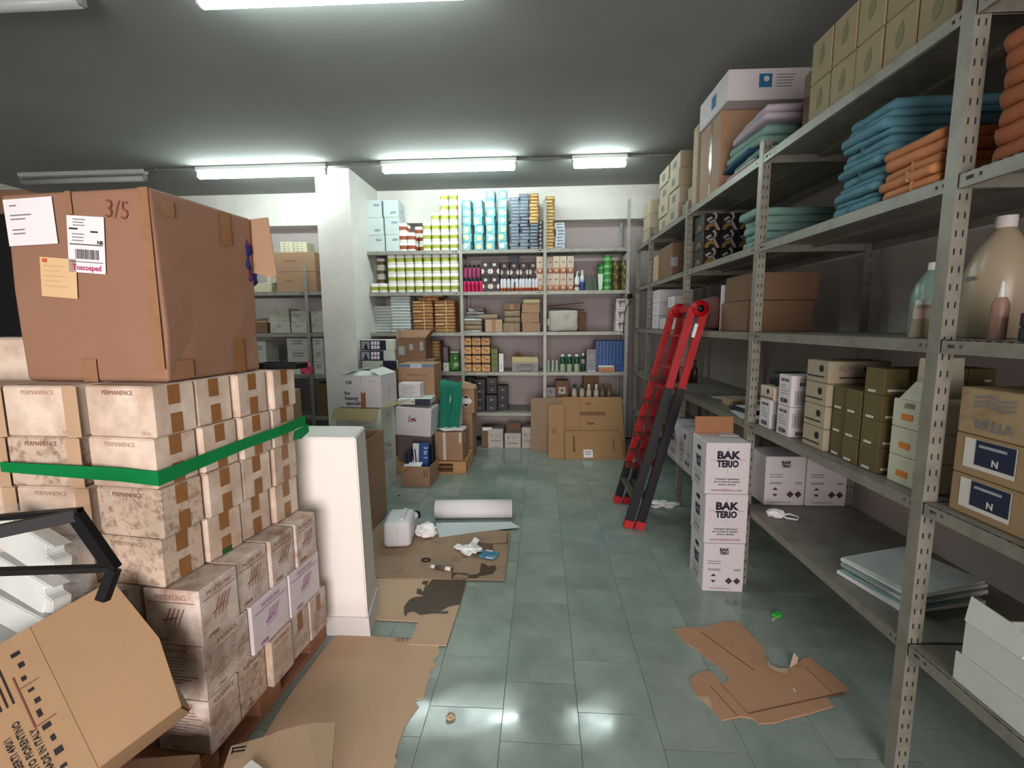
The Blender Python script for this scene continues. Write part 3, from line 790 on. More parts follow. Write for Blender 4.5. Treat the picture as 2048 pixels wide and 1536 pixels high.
wp = [on_z(503,1519,.2275), on_z(531,1540,.2275), on_z(545,1580,.2275), on_z(480,1580,.2275), on_z(486,1535,.2275)]
slab('paper_label', wp, .001, m_paper, fk)

# torn cardboard near the shelving
c5 = lambda x, y: (1320+x/5.12, 1180+y/5.12)
torn_pix = [c5(*p) for p in [(140,395),(290,380),(420,385),(560,345),(680,315),(800,320),(870,400),(960,480),(1040,560),(1080,640),(1085,720),(1130,790),(1210,830),(1300,840),(1330,800),(1345,720),(1370,640),(1415,690),(1410,745),(1470,690),(1540,690),(1620,760),(1780,870),(1930,1010),(1880,1040),(1700,1080),(1775,1190),(1500,1270),(1330,1310),(1180,1355),(1010,1365),(950,1310),(830,1290),(640,1330),(530,1210),(385,1085),(330,1000),(300,920),(350,870),(440,825),(520,830),(575,880),(620,945),(690,950),(700,890),(640,820),(560,750),(470,690),(420,640),(350,585),(270,550),(200,480)]]
torn = floor_sheet('torn_cardboard', 'torn piece of brown cardboard lying before the shelving', torn_pix, 0, .005, mat('torn_cardboard', (182, 140, 110), .8, var=.05, scale=4, rand=0, spots=(166, 122, 94), sscale=4, scover=.35, soft=.2))
def strip_on(t, name, a, b, w, m, z):
    A_, B_ = on_z(*c5(*a), z), on_z(*c5(*b), z); c = t['c']; off = Vector((c[0], c[1], 0))
    return obj(name, beam(A_-off, B_-off, w, .0012), m, t)
m_crease = mat('cardboard_crease', (122, 84, 58), .85, rand=0)
strip_on(torn, 'crease', (420, 430), (960, 820), .006, m_crease, .0052); strip_on(torn, 'crease', (520, 990), (790, 1285), .004, m_crease, .0052)
strip_on(torn, 'crease', (620, 960), (900, 1260), .003, m_crease, .0052); strip_on(torn, 'crease', (900, 1265), (1890, 1050), .006, m_crease, .0052)
strip_on(torn, 'crease', (1490, 790), (1760, 1050), .004, m_crease, .0052)
def patch(t, name, pts, m, z):
    c = t['c']; p = [on_z(*c5(*q), z) for q in pts]
    return obj(name, prism([(a.x-c[0], a.y-c[1]) for a in p], .001), m, t, (0, 0, z))
patch(torn, 'torn_edge', [(1085,700),(1140,770),(1215,800),(1320,800),(1300,850),(1210,835),(1120,790)], m_card_edge, .0052)
patch(torn, 'torn_edge', [(385,1085),(420,1090),(500,1095),(535,1205)], m_card_edge, .0052)
obj('curled_corner', mesh('curl', [tuple(on_z(*c5(*p), z)-Vector((torn['c'][0], torn['c'][1], 0))) for p, z in (((1325,800),.005),((1410,750),.005),((1418,700),.03),((1370,640),.045))], [(0,1,2,3)]), m_card_edge, torn)
patch(torn, 'paper_chip', [(1360,1015),(1370,1010),(1395,1040),(1385,1047)], m_paper, .0055)

# ================================================================== litter and things on the floor
m_tissue = mat('white_tissue', (236, 236, 236), .85, rand=0, var=.02)
def crumple(w, d, h, seed, sub=4, amp=.45):
    bm = bmesh.new(); bmesh.ops.create_icosphere(bm, subdivisions=sub, radius=1)
    o = Vector((seed*5.1, seed*2.3, seed))
    for v in bm.verts:
        n = v.co.normalized(); k = 1 + amp*(noise.noise(n*1.6+o)*1.3 + abs(noise.noise(n*4+o))*.7 - .25)
        v.co = Vector((n.x*k*w/2, n.y*k*d/2, max((n.z*k+.75)*h/2, 0)))
    return bm_mesh('crumple', bm, False)
p = on_z(853, 1071, .013); solo('crumpled_tissue', crumple(.15, .13, .10, 1), m_tissue, 'crumpled white tissue beside the canister', 'tissue', (p.x, p.y, .0136))
# open petal-like tissue in the middle of the damp sheet
t = thing('crumpled_tissue', 'white tissue with pulled-up corners on the damp sheet', 'tissue', (*on_z(938, 1104, .013).xy, .0136))
obj('wad', crumple(.13, .10, .05, 4, amp=.8), m_tissue, t)
for a, l in ((160, .10), (75, .13), (-20, .09), (-110, .07)):
    ex_ = Vector((math.cos(R(a)), math.sin(R(a)), 0))
    v = [ex_*.02+Vector((-ex_.y, ex_.x, 0))*.028+Vector((0,0,.012)), ex_*.02-Vector((-ex_.y, ex_.x, 0))*.028+Vector((0,0,.015)), ex_*l-Vector((-ex_.y, ex_.x, 0))*.024+Vector((0,0,.03)), ex_*(l+.012)+Vector((-ex_.y, ex_.x, 0))*.018+Vector((0,0,.038 if a == 75 else .02))]
    v2 = [q+Vector((0, 0, .002)) for q in v]
    obj('corner', mesh('corner', v+v2, [(0,1,2,3),(4,5,6,7),(0,1,5,4),(1,2,6,5),(2,3,7,6),(3,0,4,7)]), m_tissue, t)
p = on_z(1324, 1012, 0); solo('crumpled_tissue', crumple(.19, .12, .05, 7, amp=.8), m_tissue, 'flattened white tissue by the ladder and shelving post', 'tissue', (p.x, p.y, 0))
# white canister lying on the sheet
jp = on_z(795, 1088, .014)
t = thing('canister', 'white plastic canister lying on the damp cardboard', 'canister', (jp.x+.0, jp.y+.07, .0136), R(8))
m_can = mat('white_canister', (222, 220, 226), .45, rand=0, var=.02, spec=.4)
bm = bmesh.new(); bm.from_mesh(box(.19, .27, .185)); bmesh.ops.bevel(bm, geom=bm.edges[:], offset=.034, segments=4, profile=.5, affect='EDGES')
me = bm_mesh('can', bm, True); obj('body', me, m_can, t)
obj('handle_ridge', box(.035, .20, .03, .012, 2), m_can, t, (.03, .0, .172))
obj('rib', box(.012, .02, .13, .005, 2), m_can, t, (.005, -.128, .03)); obj('rib', box(.012, .02, .13, .005, 2), m_can, t, (.05, -.128, .03))
obj('neck', tube([(.07, .12, .12), (.10, .15, .12)], .026, 12), m_can, t); obj('cap', tube([(.098, .148, .12), (.112, .162, .12)], .03, 12), m_black, t)
# paper roll
ra_, rb_ = on_z(871, 1043, 0), on_z(1022, 1042, 0)
t = thing('paper_roll', 'large white paper roll unrolling on the floor', 'paper roll', (*((ra_+rb_)/2).xy, 0), math.atan2(rb_.y-ra_.y, rb_.x-ra_.x))
Lr = (rb_-ra_).length*1.03; rr_ = .073
obj('roll', tube([(-Lr/2, rr_, rr_+.001), (Lr/2, rr_, rr_+.001)], rr_, 24), m_paper, t)
m_sheet = mat('thin_paper', (196, 206, 208), .8, rand=0, var=.02)
cx_, cy_ = t.location.x, t.location.y
def loc_r(px, py): 
    q = on_z(px, py, .014)-Vector((cx_, cy_, 0)); a = -t.rotation_euler.z; return (q.x*math.cos(a)-q.y*math.sin(a), q.x*math.sin(a)+q.y*math.cos(a))
obj('loose_sheet', prism([loc_r(872, 1046), loc_r(1022, 1044), loc_r(1040, 1055), loc_r(980, 1061), loc_r(879, 1075), loc_r(874, 1060)], .0015), m_sheet, t, (0, 0, .0145))
# blue sachet, hair ring, small bottle
p = on_z(977, 1111, .014)
t = thing('blue_sachet', 'flat blue foil sachet on the damp sheet', 'sachet', (p.x, p.y, .0142), R(-18))
obj('pouch', soft(.13, .11, .010, .002, 20, 1, nx=8, ny=8, nz_=2), mat('blue_foil', (56, 128, 158), .25, rand=0, var=.1, scale=30, spots=(120, 176, 196), sscale=18, scover=.4), t)
obj('white_strip', flat([rect(-.05, .0, -.008, .008)]), m_paper, t, (.01, .045, .0105)); obj('white_strip', flat([rect(-.03, .02, -.008, .008)]), m_paper, t, (.03, -.045, .0105))
p = on_z(852, 1121, .014); solo('black_ring', tube([(.028*math.cos(a), .02*math.sin(a), .004) for a in [2*math.pi*i/20 for i in range(20)]], .004, 6, True), m_black, 'small black elastic ring on the damp sheet', 'ring', (p.x, p.y, .0136))
p0, p1 = on_z(862, 1134, .02), on_z(901, 1140, .02)
t = thing('small_bottle', 'small clear bottle with white label lying on cardboard', 'bottle', (p0.x, p0.y, .0136+.0125), math.atan2(p1.y-p0.y, p1.x-p0.x))
obj('bottle_body', tube([(.03, 0, 0), (.15, 0, 0)], .012, 12), mat('clear_bottle', (160, 140, 120), .1, trans=.8, rand=0, var=0), t); obj('cap', tube([(0, 0, 0), (.03, 0, 0)], .0115, 12), m_wp, t); obj('label', tube([(.10, 0, 0), (.138, 0, 0)], .0124, 12), m_paper, t)
p = on_z(1553, 1232, 0)
t = thing('plastic_clip', 'bright green plastic clip on the floor near the torn cardboard', 'clip', (p.x, p.y, 0), R(30))
obj('clip_head', prism([(-.02, -.012), (.018, -.016), (.03, 0), (.022, .014), (-.015, .016)], .012), mat('bright_green_plastic', (70, 220, 70), .4, rand=0), t)
obj('tail', prism([(-.05, -.02), (-.02, -.012), (-.022, -.002), (-.052, -.008)], .006), mat('pale_scrap', (190, 180, 160), .7, rand=0), t)
p = on_z(902, 1436, 0); solo('cardboard_scrap', crumple(.035, .03, .018, 5, 3), m_floorcard, 'tiny torn cardboard scrap on the tiles', 'scrap', (p.x, p.y, 0))
p = on_z(798, 991, 0); solo('black_scrap', crumple(.03, .012, .008, 2, 2), m_black, 'tiny black scrap on the tiles behind the canister', 'scrap', (p.x, p.y, 0))

# ================================================================== printed white cartons of detergent
m_white_card = mat('white_carton', (206, 200, 204), .7, var=.03, scale=6, rand=.03)
m_white_green = mat('greenish_white_carton', (200, 206, 198), .7, var=.04, scale=6, rand=.03)
m_ink_purple = mat('dark_purple_ink', (30, 18, 44), .7, rand=0, var=0)
m_ink_mag = mat('magenta_ink', (140, 60, 96), .7, rand=0, var=0)
m_inside = mat('carton_inside', (150, 104, 72), .8, rand=.02)
def bak_logo(t, side, D, u, v, s, cross=True):
    face(t, side, text('BAK', .060*s, .0030*s, 1.08), m_ink_purple, u, v+.026*s, D, 'lettering')
    face(t, side, text('TERIO', .053*s, .0028*s, .80), m_ink_purple, u, v-.024*s, D, 'lettering')
    if cross:
        face(t, side, flat([rect(-.098*s, -.066*s, -.001, .001), rect(.066*s, .098*s, -.001, .001), rect(-.0008, .0008, .052*s, .075*s), rect(-.0008, .0008, -.075*s, -.052*s)]), m_ink_grey, u, v, D, 'cross_lines')
def bak_main(t, side, D, s=1.0):
    h = D[2]
    bak_logo(t, side, D, 0, h*.17, s)
    for i, q in enumerate(('Detergenti igienizzanti', 'per la pulizia di superfici,', 'tessuti e alimenti')):
        face(t, side, text(q, .0145*s, .0003), m_ink_purple, 0, -h*.20-i*.016*s, D, 'lettering')
    face(t, side, text('www.bakterio.com', .022*s, .0002, 1.0), m_ink_mag, .0, -h*.42, D, 'lettering')
def bak_info(t, side, D, s=1.0):
    w = (D[0] if side == 'f' else D[1]); h = D[2]
    bak_logo(t, side, D, .0, h*.34, s*.42, False)
    face(t, side, bars(2, w*.62, .004, .014, 2, .5), m_ink_grey, -.02, h*.13, D, 'printed_lines')
    rb = random.Random(1); bl = []
    for x0, x1 in ((-.38, -.08), (.26, .42)):
        x = x0*w
        while x < x1*w: bl.append(rect(x, x+.0022, -.007, .007)); x += .0042
    face(t, side, flat(bl), m_ink_grey, 0, -h*.04, D, 'barcode')
    dm = lambda cx, cy, r_: [(cx-r_, cy), (cx, cy-r_), (cx+r_, cy), (cx, cy+r_)]
    face(t, side, flat([dm(w*.14, 0, .021), dm(w*.34, 0, .021)]), mat('maroon_ink', (74, 46, 62), .7, rand=0, var=0), 0, -h*.27, D, 'hazard_diamonds')
    face(t, side, flat([[(-.016, .012), (.016, .012), (0, .028)], [(-.016, -.012), (.016, -.012), (0, -.028)]]), mat('maroon_ink', (74, 46, 62), .7, rand=0, var=0), -w*.24, -h*.22, D, 'hazard_mark')
    face(t, side, text('www.bakterio.com', .015*s), m_ink_mag, -w*.08, -h*.43, D, 'lettering')
def bak_side(t, side, D, s=1.0, hole=True):
    h = D[2]
    if hole:
        face(t, side, flat([disc(-.02, 0, .013, 8, 90, 270)+disc(.02, 0, .013, 8, -90, 90)]), m_hole, 0, h*.31, D, 'hand_hole')
    bak_logo(t, side, D, 0, h*.03, s*.72, False)
    face(t, side, bars(3, .14, .003, .011, 4), m_ink_grey, 0, -h*.16, D, 'printed_lines')
    face(t, side, flat([rect(-.05, -.03, -.012, .012), rect(-.02, .0, -.012, .012), rect(.012, .035, -.014, .01)]), m_ink_grey, 0, -h*.31, D, 'pictograms')
    face(t, side, bars(2, .18, .003, .010, 6), m_ink_mag, 0, -h*.40, D, 'printed_lines')
def bak(label, loc, rz, f='main', l='side', w=.25, d=.305, h=.292, group='white detergent cartons'):
    t = carton('detergent_carton', label, 'box', loc, rz, w, d, h, m_white_card, group, bev=.003)
    D = (w, d, h)
    for side, k in (('f', f), ('l', l)):
        if k == 'main': bak_main(t, side, D)
        elif k == 'info': bak_info(t, side, D)
        elif k == 'side': bak_side(t, side, D)
    face(t, 't', flat([rect(-w/2+.005, w/2-.005, -.0012, .0012)]), m_ink_grey, 0, 0, D, 'lid_seam')
    return t
bz = R(-6)
bak('bottom white detergent carton of the floor stack, hazard diamonds on its front', (1.054, 2.745, 0), R(-1), 'info', 'side', .228, .25)
bak('middle white detergent carton of the stack on the floor', (1.054, 2.748, .2935), R(-.6), 'main', 'side', .236, .25)
tb_ = bak('top white detergent carton of the floor stack, lid flap standing open', (1.050, 2.750, .587), R(-1), 'main', 'side', .24, .25, .298)
obj('flap', box(.225, .004, .105, .001), m_inside, tb_, (-.005, .10, .2985), (R(-6), 0, 0)); obj('flap', prism([(0, 0), (.11, 0), (.10, .08), (.02, .08)], .004), m_white_card, tb_, (.0, .02, .302))
yb = on_aisle(1383, 900, -.09).y
for i, (y0, y1, k) in enumerate(((3.63, 3.90, 'main'), (3.33, 3.605, 'info'), (3.03, 3.305, 'info'))):
    bak(('white detergent carton on the low shelf beside the post, logo towards the aisle', 'white detergent carton on the low shelf, hazard marks towards the aisle', 'white detergent carton on the low shelf hidden behind the floor stack')[i], (rs(y0)-.105+.15, (y0+y1)/2, .4612), RSA, None, k, .30, y1-y0-.006, .305)
bxs = [(1.285, 1.51), (1.515, 1.74)]
for i, (x0, x1) in enumerate(bxs):
    bak(('white detergent carton at the back of the low shelf, touching the floor stack', 'white detergent carton at the back of the low shelf, beside the wall')[i], ((x0+x1)/2+.0, 2.80, .5012), RSA, 'info', None, x1-x0, .22, .29)

# ================================================================== ladder
m_red = mat('red_ladder_paint', (168, 10, 22), .35, rand=0, var=.06, scale=8)
m_dred = mat('dark_red_bracket', (96, 22, 24), .5, rand=0, var=.05)
m_lblack = mat('black_ladder_rail', (18, 17, 22), .35, rand=0, var=.04)
m_alu = mat('ladder_aluminium', (120, 116, 108), .35, metal=.6, rand=0)
m_foot = mat('red_rubber_foot', (186, 30, 40), .5, rand=0)
ld = thing('folding_ladder', 'red and black folding ladder leaning against the shelving', 'ladder', (.73, 3.73, 0))
K_ = .255
def lx(x0, z): return x0+K_*z-.73
def rail(name, x0, y, z0, z1, m, w=.052, t=.03): return obj(name, beam((lx(x0, z0), y-3.73, z0), (lx(x0, z1), y-3.73, z1), w, t, (0, 1, 0)), m, ld)
for (x0, yn, yf) in ((.660, 3.475, 3.985), (.742, 3.455, 3.965)):
    for y, zc in ((yn, 1.08), (yf, .36)):
        rail('outer_rail', x0, y, .05, zc, m_lblack, .062, .038)
        rail('inner_rail', x0, y, .30, 1.655, m_red, .054, .026)
        obj('foot', beam((lx(x0, .0), y-3.73, .0), (lx(x0, .06), y-3.73, .06), .068, .046, (0, 1, 0)), m_foot, ld)
    for z in (.22, .48, .76):
        obj('rung', beam((lx(x0, z), yn-3.73, z), (lx(x0, z), yf-3.73, z), .05, .022), m_dred if z > .3 else m_alu, ld)
    for z in (1.06, 1.22, 1.46):
        obj('rung', beam((lx(x0, z), yn-3.73, z), (lx(x0, z), yf-3.73, z), .03, .014), m_red, ld)
    for z in (.36, .62, .90, 1.10): obj('bracket', beam((lx(x0, z)-.03, yf-3.775, z), (lx(x0, z)+.05, yf-3.775, z-.02), .03, .05), m_dred, ld)
    for z in (.62, .9): obj('lock_knob', tube([(lx(x0, z), yf-3.80, z-.03), (lx(x0, z), yf-3.76, z-.03)], .018, 10), m_foot, ld)
for y in (3.465, 3.975):
    zt_ = 1.655; xm = lx(.7075, zt_)
    h_ = obj('hinge', tube([(xm, y-3.73-.024, zt_), (xm, y-3.73+.024, zt_)], .058, 20), m_red, ld)
    obj('hinge_core', tube([(xm, y-3.73-.028, zt_), (xm, y-3.73+.028, zt_)], .026, 14), m_lblack, h_)
obj('top_bar', beam((lx(.7075, 1.66), 3.47-3.73, 1.66), (lx(.7075, 1.66), 3.97-3.73, 1.66), .05, .05), m_red, ld)
obj('warning_label', flat([rect(-.012, .012, -.05, .05)]), m_paper, ld, (lx(.71, 1.50), 3.455-3.73-.0185, 1.50), (R(90), R(14.3), 0))

# ================================================================== cartons piled behind the low wall
m_support = mat('dull_brown_carton', (128, 100, 80), .8, rand=.03)  # dull brown of the two support cartons
# open brown carton next to the low wall
op = thing('open_carton', 'tall open brown carton standing behind the low wall', 'box', (-1.545, 3.45, .0138), R(0))
for nm, b in (('panel', (-.27, .27, -.18, -.175)), ('panel', (-.27, .27, .175, .18)), ('panel', (-.27, -.265, -.175, .175)), ('panel', (.265, .27, -.175, .175))):
    obj(nm, mesh(nm, boxv(*b, 0, .70), BOXF), m_card, op)
obj('bottom', mesh('bt', boxv(-.265, .265, -.175, .175, 0, .005), BOXF), m_card, op)

# tall white carton, open greenish carton, carton with slogan
tw = carton('tall_carton', 'tall white carton with printed lines standing on the floor', 'box', (-1.66, 4.33, 0), R(-7), .40, .29, .488, m_white_green)
face(tw, 'r', text('Basso', .035, .0006), m_ink_grey, .02, .165, (.40, .29, .488), 'lettering'); face(tw, 'r', bars(3, .17, .007, .03, 3), m_ink_grey, 0, .10, (.40, .29, .488), 'printed_lines'); face(tw, 'r', bars(4, .12, .004, .02, 5), m_ink_grey, .03, -.10, (.40, .29, .488), 'printed_lines')
og = thing('open_carton', 'open greenish-white carton with tan flaps under the slogan carton', 'box', (-1.635, 4.20, .4895), R(-4), None)
Wd_, Dd_, Hh_ = .43, .32, .325
for nm, b in (('panel', (-Wd_/2, Wd_/2, -Dd_/2, -Dd_/2+.005)), ('panel', (-Wd_/2, Wd_/2, Dd_/2-.005, Dd_/2)), ('panel', (-Wd_/2, -Wd_/2+.005, -Dd_/2+.005, Dd_/2-.005)), ('panel', (Wd_/2-.005, Wd_/2, -Dd_/2+.005, Dd_/2-.005))): obj(nm, mesh(nm, boxv(*b, 0, Hh_), BOXF), m_white_green, og)
obj('bottom', mesh('bt', boxv(-Wd_/2+.005, Wd_/2-.005, -Dd_/2+.005, Dd_/2-.005, 0, .005), BOXF), m_white_green, og)
m_flap = mat('olive_tan_flap', (176, 164, 124), .75, rand=0)
obj('flap', prism([(-.22, 0), (.20, 0), (.165, -.115), (-.24, -.10)], .004), m_flap, og, (0, -Dd_/2-.002, Hh_), (R(68), 0, 0))
obj('flap', prism([(0, -.16), (.0, .14), (.16, .17), (.14, -.14)], .004), m_flap, og, (Wd_/2+.002, 0, Hh_), (0, R(-14), 0))
face(og, 'r', flat([rect(-.06, .06, -.005, .0), rect(-.06, .05, -.025, -.02)]), m_ink_grey, 0, .09, (Wd_, Dd_, Hh_), 'printed_lines'); face(og, 'f', flat([disc(.18, -.12, .008)]), m_ink_grey, 0, 0, (Wd_, Dd_, Hh_), 'round_mark'); face(og, 'f', bars(4, .20, .003, .014, 1), m_ink_grey, .02, .03, (Wd_, Dd_, Hh_), 'printed_lines')
bs = thing('slogan_carton', 'white carton printed for beauty specialists, lid half open', 'box', (-1.598, 4.235, .818), R(-5))
w, d, h = .372, .35, .285; D = (w, d, h)
obj('body', box(w, d, h, .003), m_white_card, bs)
for i, s_ in enumerate(('for', 'beauty', 'specialists')):
    face(bs, 'f', text(s_, .050, .0012, .95), m_ink_black, (-.135, -.098, -.058)[i], -.014-i*.045, D, 'lettering')
face(bs, 'f', flat([[(-.02, 0), (.028, 0), (.028, .145), (.004, .128), (-.016, .145)]]), m_tape, .01, -h/2+.002, D, 'tape', 0, .002)
face(bs, 'f', flat([rect(-.03, -.022, -.014, .014), rect(-.018, -.004, -.014, .014), rect(.0, .03, -.014, .014)]), m_ink_grey, -.118, .085, D, 'pictograms'); face(bs, 'f', flat([rect(-.03, .03, -.002, .002)]), m_ink_grey, .10, .10, D, 'printed_line'); face(bs, 'f', flat([rect(-.002, .002, -.04, .01)]), m_ink_grey, -.005, .13, D, 'torn_slit')
obj('flap', prism([(-w/2, 0), (w/2, 0), (w/2-.03, .10), (-.02, .125), (-w/2+.02, .09)], .004), m_white_green, bs, (0, -d/2+.004, h+.001), (R(16), 0, 0)); obj('flap', prism([(-d/2, 0), (d/2, 0), (d/2-.02, .12), (-d/2+.02, .12)], .004), m_white_green, bs, (w/2-.002, 0, h+.003), (R(24), 0, R(90)))
obj('flap', prism([(-d/2, 0), (d/2, 0), (d/2-.02, .12), (-d/2+.02, .12)], .004), m_white_green, bs, (-w/2+.002, 0, h+.003), (R(22), 0, R(-90)))
face(bs, 'r', flat([rect(-.004, .004, -.05, .05)]), m_ink_grey, .0, -.02, D, 'hand_slot')
# support carton and the mannequin-head boxes
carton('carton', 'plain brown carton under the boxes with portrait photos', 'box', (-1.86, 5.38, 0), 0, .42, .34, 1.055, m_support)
m_navy = mat('navy_print', (22, 30, 56), .5, rand=.02)
m_photo = mat('grey_photo_print', (150, 152, 156), .6, var=.25, scale=40, rand=0)
def head_box(label, loc, rz, w, h, split=.62, navy=True):
    t = thing('hair_head_box', label, 'box', loc, rz, 'boxes with portrait photos')
    D = (w, .30, h); obj('body', box(w, .30, h, .003), m_white_green, t)
    if navy:
        face(t, 'f', flat([rect(-w/2+.008, w*(split-.5), -h/2+.002, h/2-.002)]), m_navy, 0, 0, D, 'navy_panel')
        u0 = -w/2+.02
        face(t, 'f', flat([rect(u0, u0+.10, -h*.38, h*.38)]), m_photo, 0, 0, D, 'portrait_photo', 0, .002); face(t, 'f', flat([[(u0+.03, -h*.36), (u0+.08, -h*.36), (u0+.055, h*.3)]]), m_navy, 0, 0, D, 'portrait_figure', 0, .0027)
        for i in range(3):
            for j in range(2):
                x = u0+.116+i*.035; face(t, 'f', flat([rect(x, x+.028, -h*.36+j*h*.40, -h*.36+j*h*.40+h*.33)]), m_paper, 0, 0, D, 'small_photo', 0, .002)
    else:
        face(t, 'f', flat([rect(-w/2+.03+i*.022, -w/2+.031+i*.022, -h*.3, h*.3) for i in range(10)]), m_ink_grey, 0, 0, D, 'printed_lines')
        face(t, 'f', flat([rect(w/2-.16, w/2, -h/2, h/2)]), m_navy, 0, 0, D, 'navy_panel')
        face(t, 'f', flat([disc(w/2-.18, 0, .008)]), m_ink_black, 0, 0, D, 'round_mark')
    return t
head_box('white box with navy end under the portrait boxes', (-1.845, 5.36, 1.0565), 0, .40, .096, navy=False)
head_box('navy box with portrait photo, lower of the pair', (-1.875, 5.36, 1.1545), R(1), .40, .115, .70)
head_box('navy box with portrait photo, on top of the pile by the pillar', (-1.865, 5.36, 1.2715), R(-1), .40, .118, .77)
head_box('white and navy box lying under the small white carton', (-1.305, 4.785, .748), R(2), .34, .058, navy=False)
# brown cartons
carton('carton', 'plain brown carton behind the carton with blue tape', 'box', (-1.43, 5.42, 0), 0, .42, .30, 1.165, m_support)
fb = thing('open_carton', 'open brown carton with raised flaps and shipping labels', 'box', (-1.50, 5.42, 1.167), R(3))
w, d, h = .33, .27, .235; D = (w, d, h)
for b in ((-w/2, w/2, -d/2, -d/2+.005), (-w/2, w/2, d/2-.005, d/2), (-w/2, -w/2+.005, -d/2+.005, d/2-.005), (w/2-.005, w/2, -d/2+.005, d/2-.005)): obj('panel', mesh('p', boxv(*b, 0, h), BOXF), m_card_dark, fb)
obj('bottom', mesh('p', boxv(-w/2+.005, w/2-.005, -d/2+.005, d/2-.005, 0, .005), BOXF), m_card_dark, fb)
obj('flap', prism([(-w/2, 0), (w/2, 0), (w/2, .10), (-w/2, .10)], .004), m_card, fb, (0, d/2, h), (R(75), 0, 0)); obj('flap', prism([(-.13, 0), (.13, 0), (.12, .14), (-.12, .14)], .004), m_card, fb, (w/2, 0, h), (R(52), 0, R(-90))); obj('flap', prism([(-.13, 0), (.13, 0), (.11, .10), (-.11, .10)], .004), m_card_pale, fb, (-w/2+.004, 0, h), (R(82), 0, R(90)))
for u, v, a, b in ((-.11, .0, .07, .10), (.0, .04, .045, .07), (.12, .05, .04, .10)): face(fb, 'f', flat([rect(-a/2, a/2, -b/2, b/2)]), m_photo, u, v-.02, D, 'label')
carton('carton', 'brown carton on the pallet under the carton with blue tape', 'box', (-1.335, 5.11, .132), R(1), .41, .30, .60, m_card_dark)
ga = carton('taped_carton', 'brown carton with blue tape and upside-down lettering', 'box', (-1.345, 5.10, .7345), R(-2), .40, .32, .405, m_card)
D = (.40, .32, .405)
m_btape = mat('blue_printed_tape', (96, 116, 150), .4, rand=0)
face(ga, 'f', flat([rect(-.19, .20, -.014, .014)]), m_btape, 0, .185, D, 'blue_tape'); face(ga, 'f', flat([rect(-.065, .065, -.022, .022)]), mat('pale_blue_label', (176, 186, 204), .6, rand=0), 0, .18, D, 'label', 0, .002)
face(ga, 'f', text('ATTENZIONE', .036, .0005, .95), m_ink_brown, .0, .085, D, 'lettering', math.pi); face(ga, 'f', flat([rect(-.2, .2, -.0015, .0015)]), m_card_dark, 0, .035, D, 'lid_edge')
hs_ = carton('small_carton', 'small white carton with printed lines before the brown carton', 'box', (-1.375, 4.83, .8075), R(-2), .232, .15, .145, m_white_card)
face(hs_, 'f', bars(5, .15, .004, .02, 7), m_ink_grey, 0, .035, (.232, .15, .145), 'printed_lines')
carton('carton', 'grey carton on the pallet under the tilted white carton', 'box', (-1.325, 4.815, .132), 0, .36, .23, .285, mat('grey_carton', (110, 98, 98), .8, rand=0))
lw_ = carton('logo_carton', 'white carton with red line logo, sitting askew on the pile', 'box', (-1.308, 4.755, .4315), 0, .375, .32, .29, m_white_card, rot=(R(0), R(3.5), R(-2)))
face(lw_, 'f', flat([[(-.03, -.02), (-.022, -.02), (-.008, .045), (-.018, .045)], [(-.035, -.022), (.06, -.012), (.06, -.006), (-.02, -.012)], [(-.01, .0), (.055, .028), (.055, .034), (-.012, .008)], rect(.0, .05, -.005, .012)]), mat('dark_red_ink', (120, 50, 56), .7, rand=0, var=0), -.02, .02, (.375, .32, .29), 'line_logo')
# pallet with taped carton, cloth
pallet('small pale wooden pallet under the pile of cartons', (-1.185, 4.96, 0), 0, .80, .53, m_wood2)
tm = carton('taped_carton', 'brown carton with white tape on the pale pallet', 'box', (-.968, 4.90, .132), R(-3), .30, .30, .30, m_card)
D = (.30, .30, .30); m_wtape = mat('white_tape', (206, 196, 186), .35, rand=0)
face(tm, 'f', flat([rect(-.016, .016, -.148, .148)]), m_wtape, -.045, 0, D, 'tape'); face(tm, 'f', flat([rect(-.012, .012, -.05, .06)]), m_wtape, .125, .09, D, 'tape'); face(tm, 'r', flat([rect(-.012, .012, -.05, .06)]), m_wtape, -.06, .07, D, 'tape')
solo('paper_wad', crumple(.30, .22, .045, 9, amp=.3), m_paper, 'white crumpled paper on the taped carton', 'paper', (-.965, 4.88, .4335), 0)
carton('carton', 'pale carton hidden under the green cloth', 'box', (-.975, 4.965, .47), R(-4), .20, .16, .46, m_white_green)
def drape(cols, name='cloth'):
    """cols: list of rows of points -> thin cloth sheet with thickness"""
    v = []; f = []; n = len(cols); m_ = len(cols[0])
    for r_ in cols: v += r_
    for i in range(n-1):
        for j in range(m_-1): f.append((i*m_+j, i*m_+j+1, (i+1)*m_+j+1, (i+1)*m_+j))
    me = mesh(name, v, f, True); return me
rows = []
for i in range(22):
    q = i/21
    row = []
    for j in range(12):
        s = j/11
        x = -.125+.235*s+.02*math.sin(q*5)+.012*q
        if q < .22: y = .09-.19*(q/.22); z = .945+.006*math.sin(s*7)-.03*s
        else: y = -.105-.015*math.sin(q*6+s*4); z = .94-.53*(q-.22)/.78*(1+.06*math.sin(s*5))-.03*s
        y += .014*math.sin(s*14+q*3)+.008*noise.noise(Vector((s*4, q*5, 0)))
        row.append((x, y, z))
    rows.append(row)
cl = solo('green_cloth', drape(rows), mat('teal_green_cloth', (18, 112, 92), .85, rand=0, var=.08, scale=10), 'teal green cloth hanging over the cartons', 'cloth', (-.975, 4.965, .012), 0)
sm = cl.modifiers.new('thick', 'SOLIDIFY'); sm.thickness = .004
